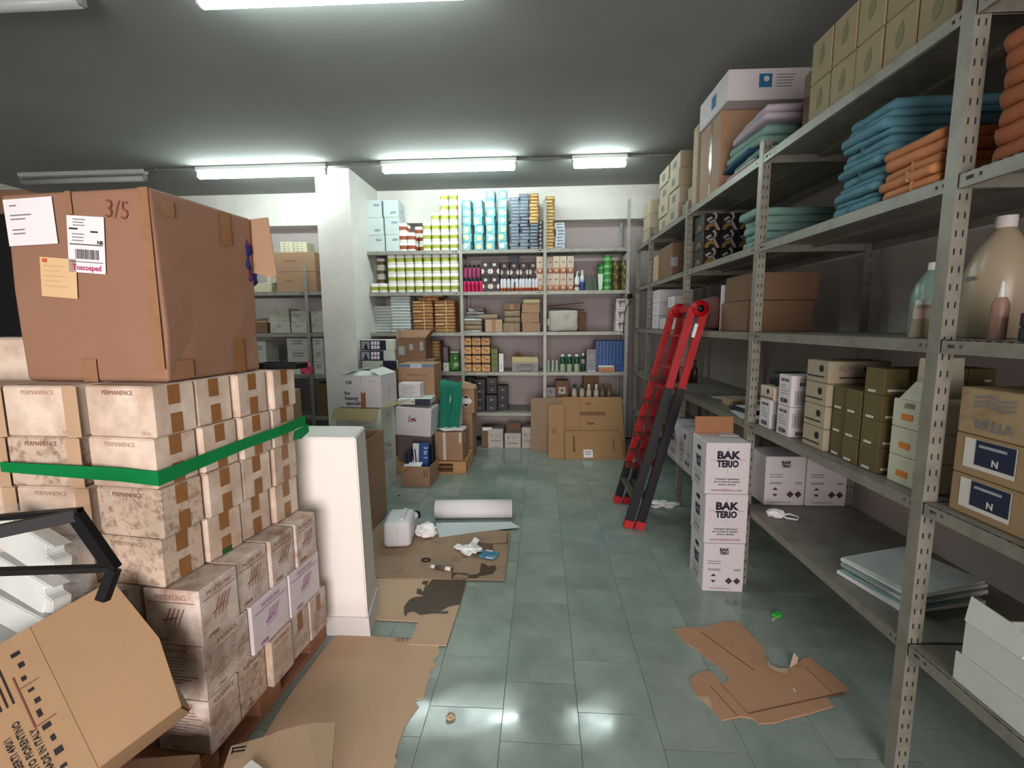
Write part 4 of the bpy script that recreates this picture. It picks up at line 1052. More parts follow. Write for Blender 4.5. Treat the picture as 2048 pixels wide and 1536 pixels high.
# tall brown cartons beside it
pb = carton('tall_carton', 'tall brown carton behind the pale pallet', 'box', (-.925, 5.445, 0), R(-4), .25, .22, .53, m_card)
do = carton('hazard_carton', 'brown carton with hazard diamond and open flap beside the cloth', 'box', (-.868, 5.42, .532), R(-5), .20, .20, .285, m_card)
D = (.20, .20, .285); dd = lambda r_: [(-r_, 0), (0, -r_), (r_, 0), (0, r_)]
face(do, 'f', flat([dd(.078)]), m_paper, .0, .0, D, 'hazard_label'); face(do, 'f', flat([[(-.038, .034), (.038, .034), (0, .070)], [(-.038, -.034), (.038, -.034), (0, -.070)]]), m_ink_black, 0, 0, D, 'hazard_print', 0, .002)
obj('flap', prism([(-.10, 0), (.10, 0), (.09, .10), (-.09, .10)], .004), m_card_pale, do, (.0, .0, .30), (R(20), R(18), R(10))); obj('flap', prism([(-.10, 0), (.10, 0), (.10, .09), (-.10, .09)], .004), m_card, do, (.0, -.10, .286), (R(30), 0, 0))
sbx = carton('small_carton', 'small brown carton on the floor under the back shelving', 'box', (-.69, 5.86, 0), R(3), .15, .20, .27, m_card_dark)
face(sbx, 'f', flat([rect(-.06, .06, .09, .13)]), m_paper, 0, 0, (.15, .2, .27), 'label')
# small open carton with contents
kb = thing('open_carton', 'small open brown carton with contents on the tiles', 'box', (-1.205, 4.445, 0), R(-4))
w, d, h = .28, .28, .20; D = (w, d, h)
for b in ((-w/2, w/2, -d/2, -d/2+.005), (-w/2, w/2, d/2-.005, d/2), (-w/2, -w/2+.005, -d/2+.005, d/2-.005), (w/2-.005, w/2, -d/2+.005, d/2-.005)): obj('panel', mesh('p', boxv(*b, 0, h), BOXF), m_card, kb)
obj('bottom', mesh('p', boxv(-w/2+.005, w/2-.005, -d/2+.005, d/2-.005, 0, .005), BOXF), m_card, kb)
face(kb, 'f', flat([rect(-.016, -.010, -.03, .03), rect(.010, .016, -.03, .03), rect(-.02, .02, -.036, -.032)]), m_ink_black, .10, .04, D, 'arrow_marks'); face(kb, 'f', flat([rect(-.05, .05, -.008, .008)]), m_tape, -.09, .06, D, 'tape', R(38))
tb3 = thing('product_box', 'blue and white boxed appliance standing in the small carton', 'box', (-1.212, 4.47, .012), rot=(R(-9), 0, R(-4)))
D = (.165, .05, .37); obj('body', box(.165, .05, .37, .002), mat('blue_print', (46, 84, 150), .4, var=.15, scale=5, rand=0), tb3)
face(tb3, 'f', flat([rect(-.078, -.015, -.05, .18)]), m_paper, 0, 0, D, 'white_panel'); face(tb3, 'f', text('3 in 1', .055, .001), m_paper, .055, .09, D, 'lettering', R(-90)); face(tb3, 'f', flat([rect(-.07, -.058, .02, .15), rect(-.045, -.033, -.02, .13)]), m_black, 0, 0, D, 'pictured_tool', R(8), .002)
dkb = solo('dark_box', box(.035, .16, .30, .002), m_navy, 'narrow dark box standing in the small carton', 'box', (-1.315, 4.46, .007), R(-4))
solo('white_booklet', box(.17, .11, .012, .001), m_paper, 'white booklet on top inside the small carton', 'booklet', (-1.255, 4.375, .19), rot=(R(6), 0, R(3)))
solo('black_roll', tube([(-.0, 0, .0), (.004, -.004, .34)], .027, 16), m_black, 'black rolled tube standing in the small carton', 'roll', (-1.100, 4.53, .012), 0)

# ================================================================== goods on the back shelving
def bx(px, py, y): return on_y(px, py, y).x
Z1, Z2, Z3, Z4, Z5 = BL
Z5B = .615
ZE = .0012
m_tubw = mat('white_tub', (226, 226, 218), .4, rand=.03, var=.02)
m_lidw = mat('white_lid', (232, 232, 228), .4, rand=.02, var=.02)
m_gband = mat('olive_green_label', (150, 158, 58), .5, rand=.05, var=.05)
m_bband = mat('dark_olive_label', (112, 98, 48), .5, rand=.04)
m_rband = mat('red_brown_label', (146, 74, 52), .5, rand=.05)
TR_, THt = .0515, .1135
base_me = lathe([(TR_-.004, 0), (TR_-.002, .003), (TR_-.002, .030)], 20, power=.55)
band_me = lathe([(TR_-.0015, .030), (TR_-.0015, .074)], 20, power=.55)
lid_me = lathe([(TR_, .074), (TR_, .108), (TR_-.003, .1125)], 20, power=.55)
def tub(label, loc, m_band, group):
    t = thing('cream_tub', label, 'tub', loc, random.uniform(-.06, .06), group)
    obj('tub_body', base_me, m_tubw, t); obj('label_band', band_me, m_band, t); obj('lid', lid_me, m_lidw, t)
    return t
# upper shelf: white-blue cartons beside the pillar
m_bluewhite = mat('bluish_white_carton', (196, 208, 208), .6, rand=.03, var=.03)
m_inkblue = mat('blue_ink', (70, 120, 160), .7, rand=0, var=0)
def scribble(s=1.0, seed=0):
    rb = random.Random(seed); ps = []
    for i in range(5):
        x = -.035*s+i*.016*s; y = rb.uniform(-.006, .006)*s
        ps.append([(x, y-.012*s), (x+.009*s, y-.014*s), (x+.013*s, y+.012*s), (x+.004*s, y+.015*s)])
    ps.append([(-.04*s, -.018*s), (.04*s, -.012*s), (.04*s, -.007*s), (-.04*s, -.013*s)])
    return flat(ps)
bw = [(724, 763, 2, 0), (727, 766, 1, 1), (728, 767, 0, 0), (766, 800, 2, 2), (768, 801, 1, 0), (769, 801, 0, 0)]
for i, (a, b, r_, k) in enumerate(bw):
    y = BY+.06; xa, xb = (bx(a, 450, y)+.035, bx(b, 450, y)+.004) if i < 3 else (bx(a, 450, y)+.004, bx(b, 450, y)-.018)
    xa = max(xa, BX[0]+.05) if i < 3 else xa
    h = .205
    t = carton('logo_carton', 'bluish-white carton with blue logo, %s of the column %s' % (('bottom', 'middle', 'top')[r_], 'beside the pillar' if i < 3 else 'next to the red-banded tubs'), 'box', ((xa+xb)/2, y+.14, Z1+ZE+r_*(h+.002)), R(random.uniform(-2, 2)), xb-xa-.004, .26, h, m_bluewhite, 'bluish-white cartons on the top shelf')
    D = (xb-xa, .26, h); face(t, 'f', scribble(.9, i), m_inkblue, .03, .045 if k == 0 else -.05, D, 'logo', math.pi if k else 0); face(t, 'r', scribble(.8, i+9), m_inkblue, .0, -.02, D, 'logo')
# red-brown banded tubs
g = 'red-banded tubs on the top shelf'
for i, (px, dy, n) in enumerate(((806, .06, 3), (822, .06, 2), (812, .17, 3), (828, .17, 2), (838, .28, 3), (846, .17, 2))):
    y = BY+dy+.05; x = bx(px, 480, y)+.01
    for r_ in range(n): tub('white tub with red-brown band, %s up in the %s stack from the cartons' % (ORD[r_], NTH[i]), (x, y, Z1+ZE+r_*(THt)), m_rband, g)
# green banded tubs, top shelf
g = 'green-banded tubs on the top shelf'
for i, (px, n) in enumerate(((855, 3), (873, 4), (891, 6), (909, 6))):
    y = BY+.085; x = bx(px, 480, y)
    for r_ in range(n): tub('white tub with green band, top shelf, %s stack, %s up' % (NTH[i], ORD[r_]), (x, y, Z1+ZE+r_*THt), m_gband, g)
g = 'green-banded tubs on the second shelf'
for i in range(8):
    y = BY+.085; x = bx(785.5+i*17.75, 550, y)
    for r_ in range(4): tub('white tub with green band, second shelf, %s full stack from the pillar, %s up' % (NTH[i], ORD[r_]), (x, y, Z2+ZE+r_*THt), m_gband, g)
for i, (px, dy, n) in enumerate(((745, .30, 3), (764, .34, 4), (750, .075, 1), (767, .075, 1))):
    y = BY+dy; x = bx(px, 550, y)
    for r_ in range(n): tub('white tub with dull olive band, second shelf by the pillar, %s %s stack, %s up' % (('rear', 'rear', 'front', 'front')[i], ('first', 'second', 'first', 'second')[i], ORD[r_]), (x, y, Z2+ZE+r_*THt), m_bband if n > 1 else m_gband, g)

# white packets and brown parcels on the third shelf
m_packet = mat('white_paper_packet', (186, 192, 192), .6, rand=.05, var=.05)
m_parcel = mat('brown_paper_parcel', (160, 116, 74), .55, rand=.06, var=.07, scale=12)
m_string = mat('pale_string', (205, 180, 140), .7, rand=0)
soft_pk = [soft(.255, .30, .036, .006, 8, k, nx=10, ny=8, nz_=2, power=8) for k in range(4)]
soft_pc = [soft(.262, .30, .037, .006, 7, k+5, nx=10, ny=8, nz_=2, power=8) for k in range(4)]
y = BY+.19
x = bx(808, 640, y)
for r_ in range(12): solo('paper_packet', soft_pk[r_ % 4], m_packet, 'flat white packet, %s up in the tall stack on the third shelf' % ORD[r_], 'packet', (x+random.uniform(-.004, .004), y, Z3+ZE+r_*.0375), random.uniform(-.02, .02), 'white packets on the third shelf')
x = bx(772, 640, y+.10)
for r_ in range(9): solo('paper_packet', soft_pk[(r_+1) % 4], m_packet, 'flat white packet, %s up in the shaded stack by the pillar' % ORD[r_], 'packet', (x, y+.12, Z3+ZE+r_*.0375), random.uniform(-.02, .02), 'white packets on the third shelf')
def parcel(label, loc, k, w_=.262, band=True, group='brown paper parcels on the third shelf'):
    t = thing('paper_parcel', label, 'parcel', loc, random.uniform(-.02, .02), group)
    obj('parcel_body', soft_pc[k % 4], m_parcel, t)
    obj('string', box(.012, .306, .0385, .003), m_string, t, (.02, 0, -.0005))
    if k % 3 == 0: face(t, 'f', flat([rect(-.115, -.01, -.007, .007)]), m_string, 0, 0, (.262, .304, .038), 'label')
for c, (px, n) in enumerate(((851, 10), (894, 10))):
    x = bx(px, 640, y)
    for r_ in range(n): parcel('flat brown parcel, %s up in the %s' % (ORD[r_], ('column beside the white packets', 'column beside the post')[c]), (x, y, Z3+ZE+r_*.0392), r_+c)
for r_ in range(2): parcel('brown parcel lying loose on top of the parcels, %s' % ('lower', 'upper')[r_], (bx(860, 600, y)+.06*r_, y+.03, Z3+ZE+(10 if r_ == 0 else 11)*.0392+r_*.001+.0), r_+2)

# fourth shelf, first bay
m_goldend = mat('gold_print', (170, 128, 62), .35, metal=.3, rand=.05, var=.2, scale=40)
for c, px in enumerate((855, 872)):
    y = BY+.05; x = bx(px, 700, y)
    for r_ in range(7):
        t = carton('flat_box', 'brown box with gold oval end, %s up, %s column on the fourth shelf' % (ORD[r_], ('first', 'second')[c]), 'box', (x, y+.12, Z4+ZE+.105+r_*.0405), 0, .10, .24, .039, m_card_dark, 'brown boxes with gold ends', .001)
        face(t, 'f', flat([disc(0, 0, .016, 12)]), m_goldend, 0, 0, (.10, .24, .039), 'gold_oval', 0); t.children[-1].scale = (1.9, .8, 1)
carton('carton', 'low brown carton under the boxes with gold ends', 'box', (bx(863, 720, BY+.05), BY+.17, Z4+ZE), 0, .22, .25, .103, m_card_dark)
gbx = bx(908, 720, BY+.1)
t = thing('green_bag', 'shiny green bag with white folded top beside the post', 'bag', (gbx, BY+.15, Z4+ZE), R(4))
obj('bag_body', soft(.125, .10, .235, .012, 9, 4, nx=8, ny=6, nz_=10), mat('green_bag', (58, 112, 40), .3, rand=0, var=.12, scale=12), t); obj('folded_top', box(.105, .05, .018, .006, 2), m_paper, t, (0, 0, .23))
t = carton('small_carton', 'small grey carton beside the green bag', 'box', (bx(892, 730, BY+.08), BY+.13, Z4+ZE), 0, .07, .12, .105, m_white_green); face(t, 'f', bars(3, .04, .003, .012, 1), m_ink_grey, 0, .02, (.07, .12, .105), 'printed_lines')
carton('small_carton', 'mauve carton standing behind the small grey one', 'box', (bx(888, 700, BY+.3), BY+.32, Z4+ZE), 0, .12, .14, .30, mat('mauve_card', (126, 110, 118), .7))

# second bay, top shelf: teal boxes, slate and gold flat boxes
m_tealbox = mat('teal_printed_box', (100, 166, 176), .45, rand=.06, var=.12, scale=20, spots=(184, 208, 204), sscale=13, scover=.42, soft=.06)
m_flower = mat('cream_flower_print', (214, 206, 160), .6, rand=.06, var=.1)
m_cream = mat('pale_print', (206, 222, 216), .6, rand=.03)
g = 'teal flowered boxes on the top shelf'
def flower(): return flat([disc(.022*math.cos(R(a)), .022*math.sin(R(a)), .013, 8) for a in range(0, 360, 60)]+[disc(0, 0, .014, 8)])
fl_me = flower()
tbx = box(.108, .16, .0975, .003)
for c, n in enumerate((6, 6, 7, 7)):
    y = BY+.035
    for r_ in range(n):
        x = bx(930.5+c*24.1, 440, y)+random.uniform(-.004, .004)+.014
        t = thing('flower_box', 'teal flowered box, %s up in the %s column from the post' % (ORD[r_], NTH[c]), 'box', (x, y+.09, Z1+ZE+r_*.0985), random.uniform(-.12, .05), g)
        obj('body', tbx, m_tealbox, t); D = (.108, .16, .0975)
        face(t, 'f', fl_me, m_flower if (c+r_) % 3 else m_cream, random.uniform(-.012, .012), random.uniform(-.01, .01), D, 'flower_print'); face(t, 'r', fl_me, m_cream, 0, 0, D, 'flower_print')
m_slate = mat('slate_blue_box', (84, 97, 110), .4, rand=.07, var=.12, scale=16)
m_slate_d = mat('dark_slate_box', (52, 62, 78), .45, rand=.06, var=.1)
m_goldbox = mat('gold_brown_box', (140, 104, 58), .4, rand=.08, var=.2, scale=22)
m_silver = mat('silver_print', (176, 190, 204), .35, rand=.05, var=.1)
m_goldlab = mat('pale_gold_print', (206, 178, 112), .4, rand=.04)
g = 'flat boxes stacked on the top shelf'
flb = box(.112, .17, .0375, .002)
lab_me = flat([[(-.04, -.009), (.04, -.007), (.044, .006), (-.036, .010)]])
for c, (px, items) in enumerate(((1028, ['s']*16), (1047.5, ['s']*5+['d']*6+['s']*6), (1066.5, ['d']*8+['g']*9), (1098, ['g']*16), (1119, ['w']*8))):
    y = BY+.035; x = bx(px, 440, y)+.008
    for r_, k in enumerate(items):
        mm_ = {'s': m_slate, 'd': m_slate_d, 'g': m_goldbox, 'w': m_silver}[k]
        kn = {'s': 'slate blue', 'd': 'dark slate', 'g': 'gold-brown', 'w': 'silvery white'}[k]
        t = thing('flat_box', 'flat %s box, %s up in the %s stack beside the teal boxes' % (kn, ORD[r_], NTH[c]), 'box', (x+random.uniform(-.005, .005), y+.09, Z1+ZE+r_*.0378), random.uniform(-.12, .08), g)
        obj('body', flb, mm_, t)
        face(t, 'f', lab_me, m_goldlab if k == 'g' else mat('dull_silver_print', (126, 136, 148), .4) if k != 'w' else m_ink_grey, random.uniform(-.01, .01), 0, (.112, .17, .0375), 'front_label')
# narrow foil stack next to the post
for r_ in range(7): solo('foil_pack', soft(.05, .14, .048, .004, 14, r_ % 3, nx=5, ny=6, nz_=3), mat('silver_foil', (150, 150, 156), .25, metal=.5, rand=.1, var=.3, scale=20), 'narrow crinkled foil pack by the post, %s up' % ORD[r_], 'packet', (bx(1080, 440, BY+.1)+.004, BY+.14, Z1+ZE+r_*.0485), 0, 'foil packs beside the post')

# second bay, second shelf: pink bottles, dark boxes, white cans
m_pink = mat('pink_bottle', (196, 28, 92), .3, rand=.05, var=.03)
m_dpink = mat('translucent_pink_bottle', (158, 62, 104), .3, rand=.05)
pb_me = lathe([(.021, 0), (.0235, .004), (.0235, .112), (.019, .122), (.012, .128)], 14)
cap_me = lathe([(.016, .128), (.016, .158), (.013, .162)], 12)
plab = lathe([(.0238, .03), (.0238, .088)], 14)
def pink(label, loc, up):
    t = thing('pink_bottle', label, 'bottle', loc, random.uniform(-1, 1), 'pink bottles on the second shelf')
    obj('bottle_body', pb_me, m_dpink if up else m_pink, t); obj('cap', cap_me, m_black, t); 
    if not up: obj('label', plab, mat('deep_pink_label', (170, 14, 70), .4, rand=.03), t)
for i in range(5):
    y = BY+.045; x = bx(929.5+i*8.1, 560, y); pink('pink bottle with black cap, front lower row, %s from the post' % NTH[i], (x, y, Z2+ZE), False)
    if i < 4: pink('paler pink bottle standing above the front row, %s from the post' % NTH[i], (bx(931+i*8.6, 540, y+.05), y+.06, Z2+ZE+.168), True)
solo('riser_box', box(.20, .10, .164, .002), m_slate_d, 'low dark box carrying the upper pink bottles', 'box', (bx(944, 560, BY+.12), BY+.135, Z2+ZE), 0)
m_darkplum = mat('dark_plum_box', (48, 26, 36), .45, rand=.03, var=.04)
m_offw = mat('off_white_print', (206, 202, 196), .6, rand=.02)
db_me = box(.107, .12, .178, .002)
wing = flat([disc(-.053, 0, .032, 10, -90, 90), disc(.053, 0, .032, 10, 90, 270)])
sqm = flat([rect(-.018, .018, -.016, .016)]); dot = flat([disc(0, 0, .012, 10)])
def plum(label, loc):
    t = thing('plum_box', label, 'box', loc, 0, 'dark plum boxes on the second shelf'); D = (.107, .12, .178)
    obj('body', db_me, m_darkplum, t); face(t, 'f', wing, m_offw, 0, -.028, D, 'half_circles'); face(t, 'f', sqm, m_offw, -.006, .05, D, 'square_label'); face(t, 'f', dot, mat('brown_dot', (120, 70, 60), .6), 0, -.028, D, 'round_print')
for c in range(2):
    for r_ in range(2):
        y = BY+.03; plum('dark plum box with white half circles, %s row, %s column' % (('lower', 'upper')[r_], ('first', 'second')[c]), (bx(972+c*17.8, 560, y), y+.065, Z2+ZE+r_*.1795))
for c in range(4):
    for r_ in range(2 if c != 1 else 2):
        y = BY+.16; plum('dark plum box behind the white cans, %s row, %s from the front boxes' % (('lower', 'upper')[r_], NTH[c]), (bx(1010+c*19, 560, y), y+.065, Z2+ZE+r_*.1795))
solo('dark_carton', box(.115, .1, .09, .002), m_slate_d, 'small dark box lying on the plum boxes', 'box', (bx(1028, 520, BY+.24), BY+.23, Z2+ZE+.36), 0)
m_can2 = mat('white_spray_can', (206, 208, 216), .35, rand=.02, band=[(-1, .035, (150, 66, 40)), (.035, .045, (216, 150, 110))])
cn_me = lathe([(.0185, 0), (.02, .003), (.02, .128), (.015, .138), (.013, .142), (.013, .150)], 14)
for i, cx in enumerate((560, 592, 632, 674, 722, 760, 793, 827, 860, 900, 935)):
    y = BY+.035+.012*(i % 2); x = bx(900+cx/5.389, 560, y); t = thing('spray_can', 'white can with rust-red foot, %s from the plum boxes' % NTH[i], 'can', (x, y, Z2+ZE), 0, 'white cans on the second shelf')
    obj('can_body', cn_me, m_can2, t)
# beige boxes in two rows
m_beige = mat('beige_box', (198, 182, 164), .55, rand=.04, var=.03, band=[(-1, .045, (150, 92, 68)), (.045, .07, (178, 134, 108))])
be_me = box(.079, .09, .203, .002); ring = flat([[(x*.014, y_*.014) for x, y_ in [(math.cos(R(a)), math.sin(R(a))) for a in range(0, 360, 30)]]])
def beige(label, loc):
    t = thing('beige_box', label, 'box', loc, 0, 'beige boxes on the second shelf'); D = (.079, .09, .203)
    obj('body', be_me, m_beige, t); face(t, 'f', text('level', .024, .0008, .9), m_ink_brown, 0, .035, D, 'lettering'); face(t, 'f', bars(1, .035, .002, .01), m_ink_brown, 0, .015, D, 'printed_line'); face(t, 'f', ring, mat('orange_white_ring', (226, 190, 160), .6), .002, -.066, D, 'round_emblem')
for c, cx in enumerate((985, 1078, 1146, 1220, 1297)):
    for r_ in range(2):
        y = BY+.03+(.04 if (c == 1 and r_) else 0); beige('beige box with brown foot, %s row, %s from the white cans' % (('lower', 'upper')[r_], NTH[c]), (bx(900+cx/5.389, 560, y)+(.0 if c else -.02), y+.05, Z2+ZE+r_*.2045))

# third bay, second shelf: bottles, tube, tins, jars
y = BY+.06
t = thing('lotion_bottle', 'white pump bottle beside the beige boxes', 'bottle', (bx(1154, 560, y), y, Z2+ZE))
obj('bottle_body', lathe([(.028, 0), (.032, .006), (.032, .13), (.02, .165), (.011, .175)], 16), m_wp, t); obj('pump', lathe([(.012, .175), (.010, .20), (.006, .205), (.006, .22)], 10), m_wp, t); obj('spout', box(.035, .012, .012, .003), m_wp, t, (.01, 0, .215)); obj('brown_print', lathe([(.0324, .04), (.0324, .07)], 16), mat('brown_label', (120, 80, 60), .5), t)
t = thing('foam_bottle', 'white bottle with blue lower half next to the pump bottle', 'bottle', (bx(1164.5, 560, y), y, Z2+ZE))
obj('bottle_body', lathe([(.022, 0), (.025, .005), (.025, .16), (.014, .18)], 14), mat('blue_white_bottle', (206, 212, 220), .35, rand=0, band=[(-1, .10, (44, 84, 160)), (.10, .13, (150, 176, 210))]), t); obj('cap', lathe([(.016, .18), (.014, .225), (.008, .245)], 12), m_wp, t)
m_clear = mat('clear_grey_pouch', (96, 108, 100), .2, alpha=.75, rand=.04, var=.1)
for i, px in enumerate((1177, 1186)): solo('clear_pouch', mesh('pouch', [(-.045,-.03,0),(.045,-.03,0),(.045,.03,0),(-.045,.03,0),(-.03,-.003,.155),(.03,-.003,.155),(.03,.003,.155),(-.03,.003,.155)], BOXF), m_clear, ('clear grey pouch beside the blue-white bottle', 'clear grey pouch leaning near the white tube')[i], 'pouch', (bx(px, 560, y+.02*i), y+.03*i, Z2+ZE), R(6*i))
t = thing('cream_tube', 'white tube with green leaves beside the green tins', 'tube', (bx(1201, 560, y-.02), y-.015, Z2+ZE))
obj('tube_body', mesh('tb', [(-.02,-.02,.02),(.02,-.02,.02),(.02,.02,.02),(-.02,.02,.02),(-.032,-.002,.19),(.032,-.002,.19),(.032,.002,.19),(-.032,.002,.19)], BOXF), mat('white_green_tube', (200, 214, 200), .4, rand=0, spots=(90, 150, 90), sscale=22, scover=.35, soft=.05), t); obj('cap', lathe([(.018, 0), (.02, .003), (.02, .024)], 12), m_wp, t)
m_gtin = mat('green_tin', (62, 140, 70), .4, rand=.04, var=.05, band=[(.02, .05, (110, 180, 110)), (.05, .058, (40, 90, 50))])
tin_me = lathe([(.046, 0), (.048, .002), (.048, .066), (.0465, .067), (.0465, .0785), (.044, .081)], 22)
for r_ in range(5): solo('green_tin', tin_me, m_gtin, 'round green tin, %s up in the front pile' % ORD[r_], 'tin', (bx(1215, 560, y), y, Z2+ZE+r_*.0818), random.uniform(-2, 2), 'green tins on the second shelf')
for r_ in range(4): solo('green_tin', tin_me, m_gtin, 'round green tin, %s up in the pile behind the tube' % ORD[r_], 'tin', (bx(1203, 550, y+.12), y+.13, Z2+ZE+r_*.0818), random.uniform(-2, 2), 'green tins on the second shelf')
m_olive = mat('olive_jar', (96, 86, 44), .25, metal=.2, rand=.04, var=.05)
m_olid = mat('dark_olive_lid', (62, 54, 30), .4, rand=.03)
jb = lathe([(.042, 0), (.045, .004), (.045, .085), (.042, .09)], 20); jl = lathe([(.0455, .09), (.0455, .112), (.043, .115)], 20)
for c, px in enumerate((1233, 1249.5)):
    for r_ in range(3):
        t = thing('olive_jar', 'dark olive jar, %s up, %s pile beside the end post' % (ORD[r_], ('first', 'second')[c]), 'jar', (bx(px, 560, y)-.004, y+.0, Z2+ZE+r_*.1155), 0, 'olive jars on the second shelf'); obj('jar_body', jb, m_olive, t); obj('lid', jl, m_olid, t)
for r_ in range(3): solo('olive_jar', jb, m_olive, 'shaded olive jar behind the others, %s up' % ORD[r_], 'jar', (bx(1241, 545, y+.16), y+.16, Z2+ZE+r_*.0905), 0, 'olive jars on the second shelf')

# third shelf, second bay: bags, parcels, cartons
c8 = lambda x: 900+x/5.389
m_greybag = mat('grey_plastic_bag', (120, 116, 114), .35, rand=.06, var=.25, scale=14, spots=(190, 188, 190), sscale=12, scover=.32, soft=.05)
m_parc2 = mat('grey_brown_parcel', (138, 122, 98), .65, rand=.06, var=.06)
def stack(px0, px1, items, z0, yf, group, d=.26):
    z = z0
    for (nm, label, h, m, kind, dx) in items:
        w = bx(c8(px1), 630, yf)-bx(c8(px0), 630, yf); x = (bx(c8(px1), 630, yf)+bx(c8(px0), 630, yf))/2+dx
        if kind == 'soft': solo(nm, soft(w, d, h, .008, 7, int(z*100) % 7, nx=10, ny=8, nz_=3, power=6), m, label, 'packet', (x, yf+d/2, z+.001), random.uniform(-.06, .06), group)
        else:
            t = carton(nm, label, 'box', (x, yf+d/2, z+.001), random.uniform(-.06, .06), w, d, h, m, group)
            face(t, 'f', flat([rect(-.025, .025, -h*.5, h*.5)]), m_tape, 0, 0, (w, d, h), 'tape')
        z += h+.0015
g = 'bags and parcels on the third shelf'
stack(140, 345, [('flat_packet', 'flat white packet under the parcels by the post', .022, m_packet, 'soft', 0), ('paper_parcel', 'grey-brown parcel above the flat white packet', .058, m_parc2, 'soft', 0), ('paper_parcel', 'dull brown parcel under the grey bags', .05, m_parc2, 'soft', -.005), ('grey_bag', 'pale grey bag above the brown parcels', .032, m_packet, 'soft', 0), ('grey_bag', 'dull grey bag in the middle of the bag pile', .038, m_greybag, 'soft', .03), ('grey_bag', 'crinkled grey bag second from the top of the pile', .042, m_greybag, 'soft', .03), ('grey_bag', 'crumpled black and white bag on top of the pile', .042, mat('black_white_bag', (60, 58, 60), .3, rand=0, var=.2, spots=(220, 220, 222), sscale=16, scover=.45, soft=.03), 'soft', .03)], Z3, BY+.03, g)
stack(375, 560, [('carton', 'tan carton on the third shelf between bags and parcels', .152, m_card_pale, 'box', 0), ('paper_parcel', 'loose tan parcel on the tan carton', .062, m_parc2, 'soft', -.05)], Z3, BY+.03, g)
stack(578, 760, [('carton', 'grey-brown carton under the folded parcels', .108, m_parc2, 'box', -.01), ('paper_parcel', 'folded tan parcel, lower of the pair', .066, m_parc2, 'soft', 0), ('paper_parcel', 'folded tan parcel, upper of the pair', .088, m_parc2, 'soft', 0), ('carton', 'dark brown carton on the folded parcels', .075, m_card_dark, 'box', 0)], Z3, BY+.04, g)
stack(773, 965, [('carton', 'brown carton at the bottom of the pile by the middle post', .110, m_card, 'box', 0), ('carton', 'brown carton second in the pile by the middle post', .117, m_card, 'box', 0), ('carton', 'brown carton third in the pile by the middle post', .102, m_card, 'box', .0), ('paper_parcel', 'olive-tan folded wrapper topping the carton pile', .066, m_flap, 'soft', .015)], Z3, BY+.03, g)
# third shelf, third bay
xa, xb = bx(c8(1050), 640, BY+.03), bx(c8(1385), 640, BY+.03)
t = thing('white_sack', 'stuffed white plastic sack on the third shelf', 'sack', ((xa+xb)/2, BY+.19, Z3+ZE), R(2)); obj('sack_body', soft(xb-xa, .30, .262, .018, 4, 3, nx=14, ny=10, nz_=10, power=5), mat('white_sack', (178, 174, 164), .5, rand=0, var=.08, scale=10), t); obj('tied_corner', soft(.05, .04, .09, .01, 12, 1, nx=4, ny=4, nz_=5), mat('white_sack', (178, 174, 164)), t, (-(xb-xa)/2+.01, -.13, .07))
for i, (z, r_) in enumerate(((.265, 4), (.32, -5))):
    pz = prism([(-.24, -.13), (.22, -.12), (.24, .10), (-.22, .13)], .006)
    solo('cardboard_sheet', pz, m_card_dark, ('flat cardboard sheet resting on the white sack', 'bent cardboard sheet lying above the flat one')[i], 'cardboard sheet', (bx(c8(1250), 600, BY+.25), BY+.25, Z3+z+.015), rot=(0, R(r_), R(3*i)))
carton('carton', 'dark brown carton beside the white sack', 'box', (bx(c8(1405), 640, BY+.22)+.025, BY+.34, Z3+ZE), 0, .10, .20, .24, m_card_dark)
g = 'boxes with pictured tools in the corner'
for r_ in range(3):
    y = BY+.04; xa, xb = bx(c8(1795), 625, y), bx(c8(1925), 625, y)
    t = carton('picture_box', 'pale box with pictured tool in the shelf corner, %s' % ('bottom', 'middle', 'top')[r_], 'box', ((xa+xb)/2-.005, y+.12, Z3+ZE+r_*.131), 0, xb-xa, .22, .129, m_white_card, g); D = (xb-xa, .22, .129)
    face(t, 'f', flat([rect(-.045, .04, .0, .045)]), m_photo, 0, 0, D, 'picture'); face(t, 'f', flat([[(-.04, .012), (.03, .03), (.03, .04), (-.04, .028)], rect(-.028, -.016, -.04, .02)]), m_ink_brown, 0, 0, D, 'pictured_tool', 0, .002); face(t, 'f', bars(4, .04, .003, .01, r_), m_ink_grey, .025, -.01, D, 'printed_lines', 0, .002)
# fourth shelf, second bay
g = 'tan boxes on the fourth shelf'
m_tan = mat('tan_box', (206, 158, 100), .5, rand=.04, var=.04, band=[(.086, 1, (62, 34, 22)), (-1, .006, (90, 54, 34))])
ta_me = box(.104, .14, .108, .002)
for c in range(3):
    for r_ in range(4):
        y = BY+.03; x = bx(c8(183+c*100.5), 700, y)
        t = thing('tan_box', 'tan box with dark lid edge, %s row up, %s column from the post' % (ORD[r_], NTH[c]), 'box', (x, y+.075, Z4+ZE+r_*.1092), 0, g); D = (.104, .14, .108)
        obj('body', ta_me, m_tan, t); face(t, 'f', flat([[(-.036, .0), (-.004, .006), (-.004, .018), (-.036, .012)], [(-.012, -.018), (.036, -.012), (.036, .002), (-.01, -.006)], rect(-.044, .044, -.034, -.0315)]), m_ink_brown, 0, 0, D, 'script_print')
g = 'green boxes on the fourth shelf'
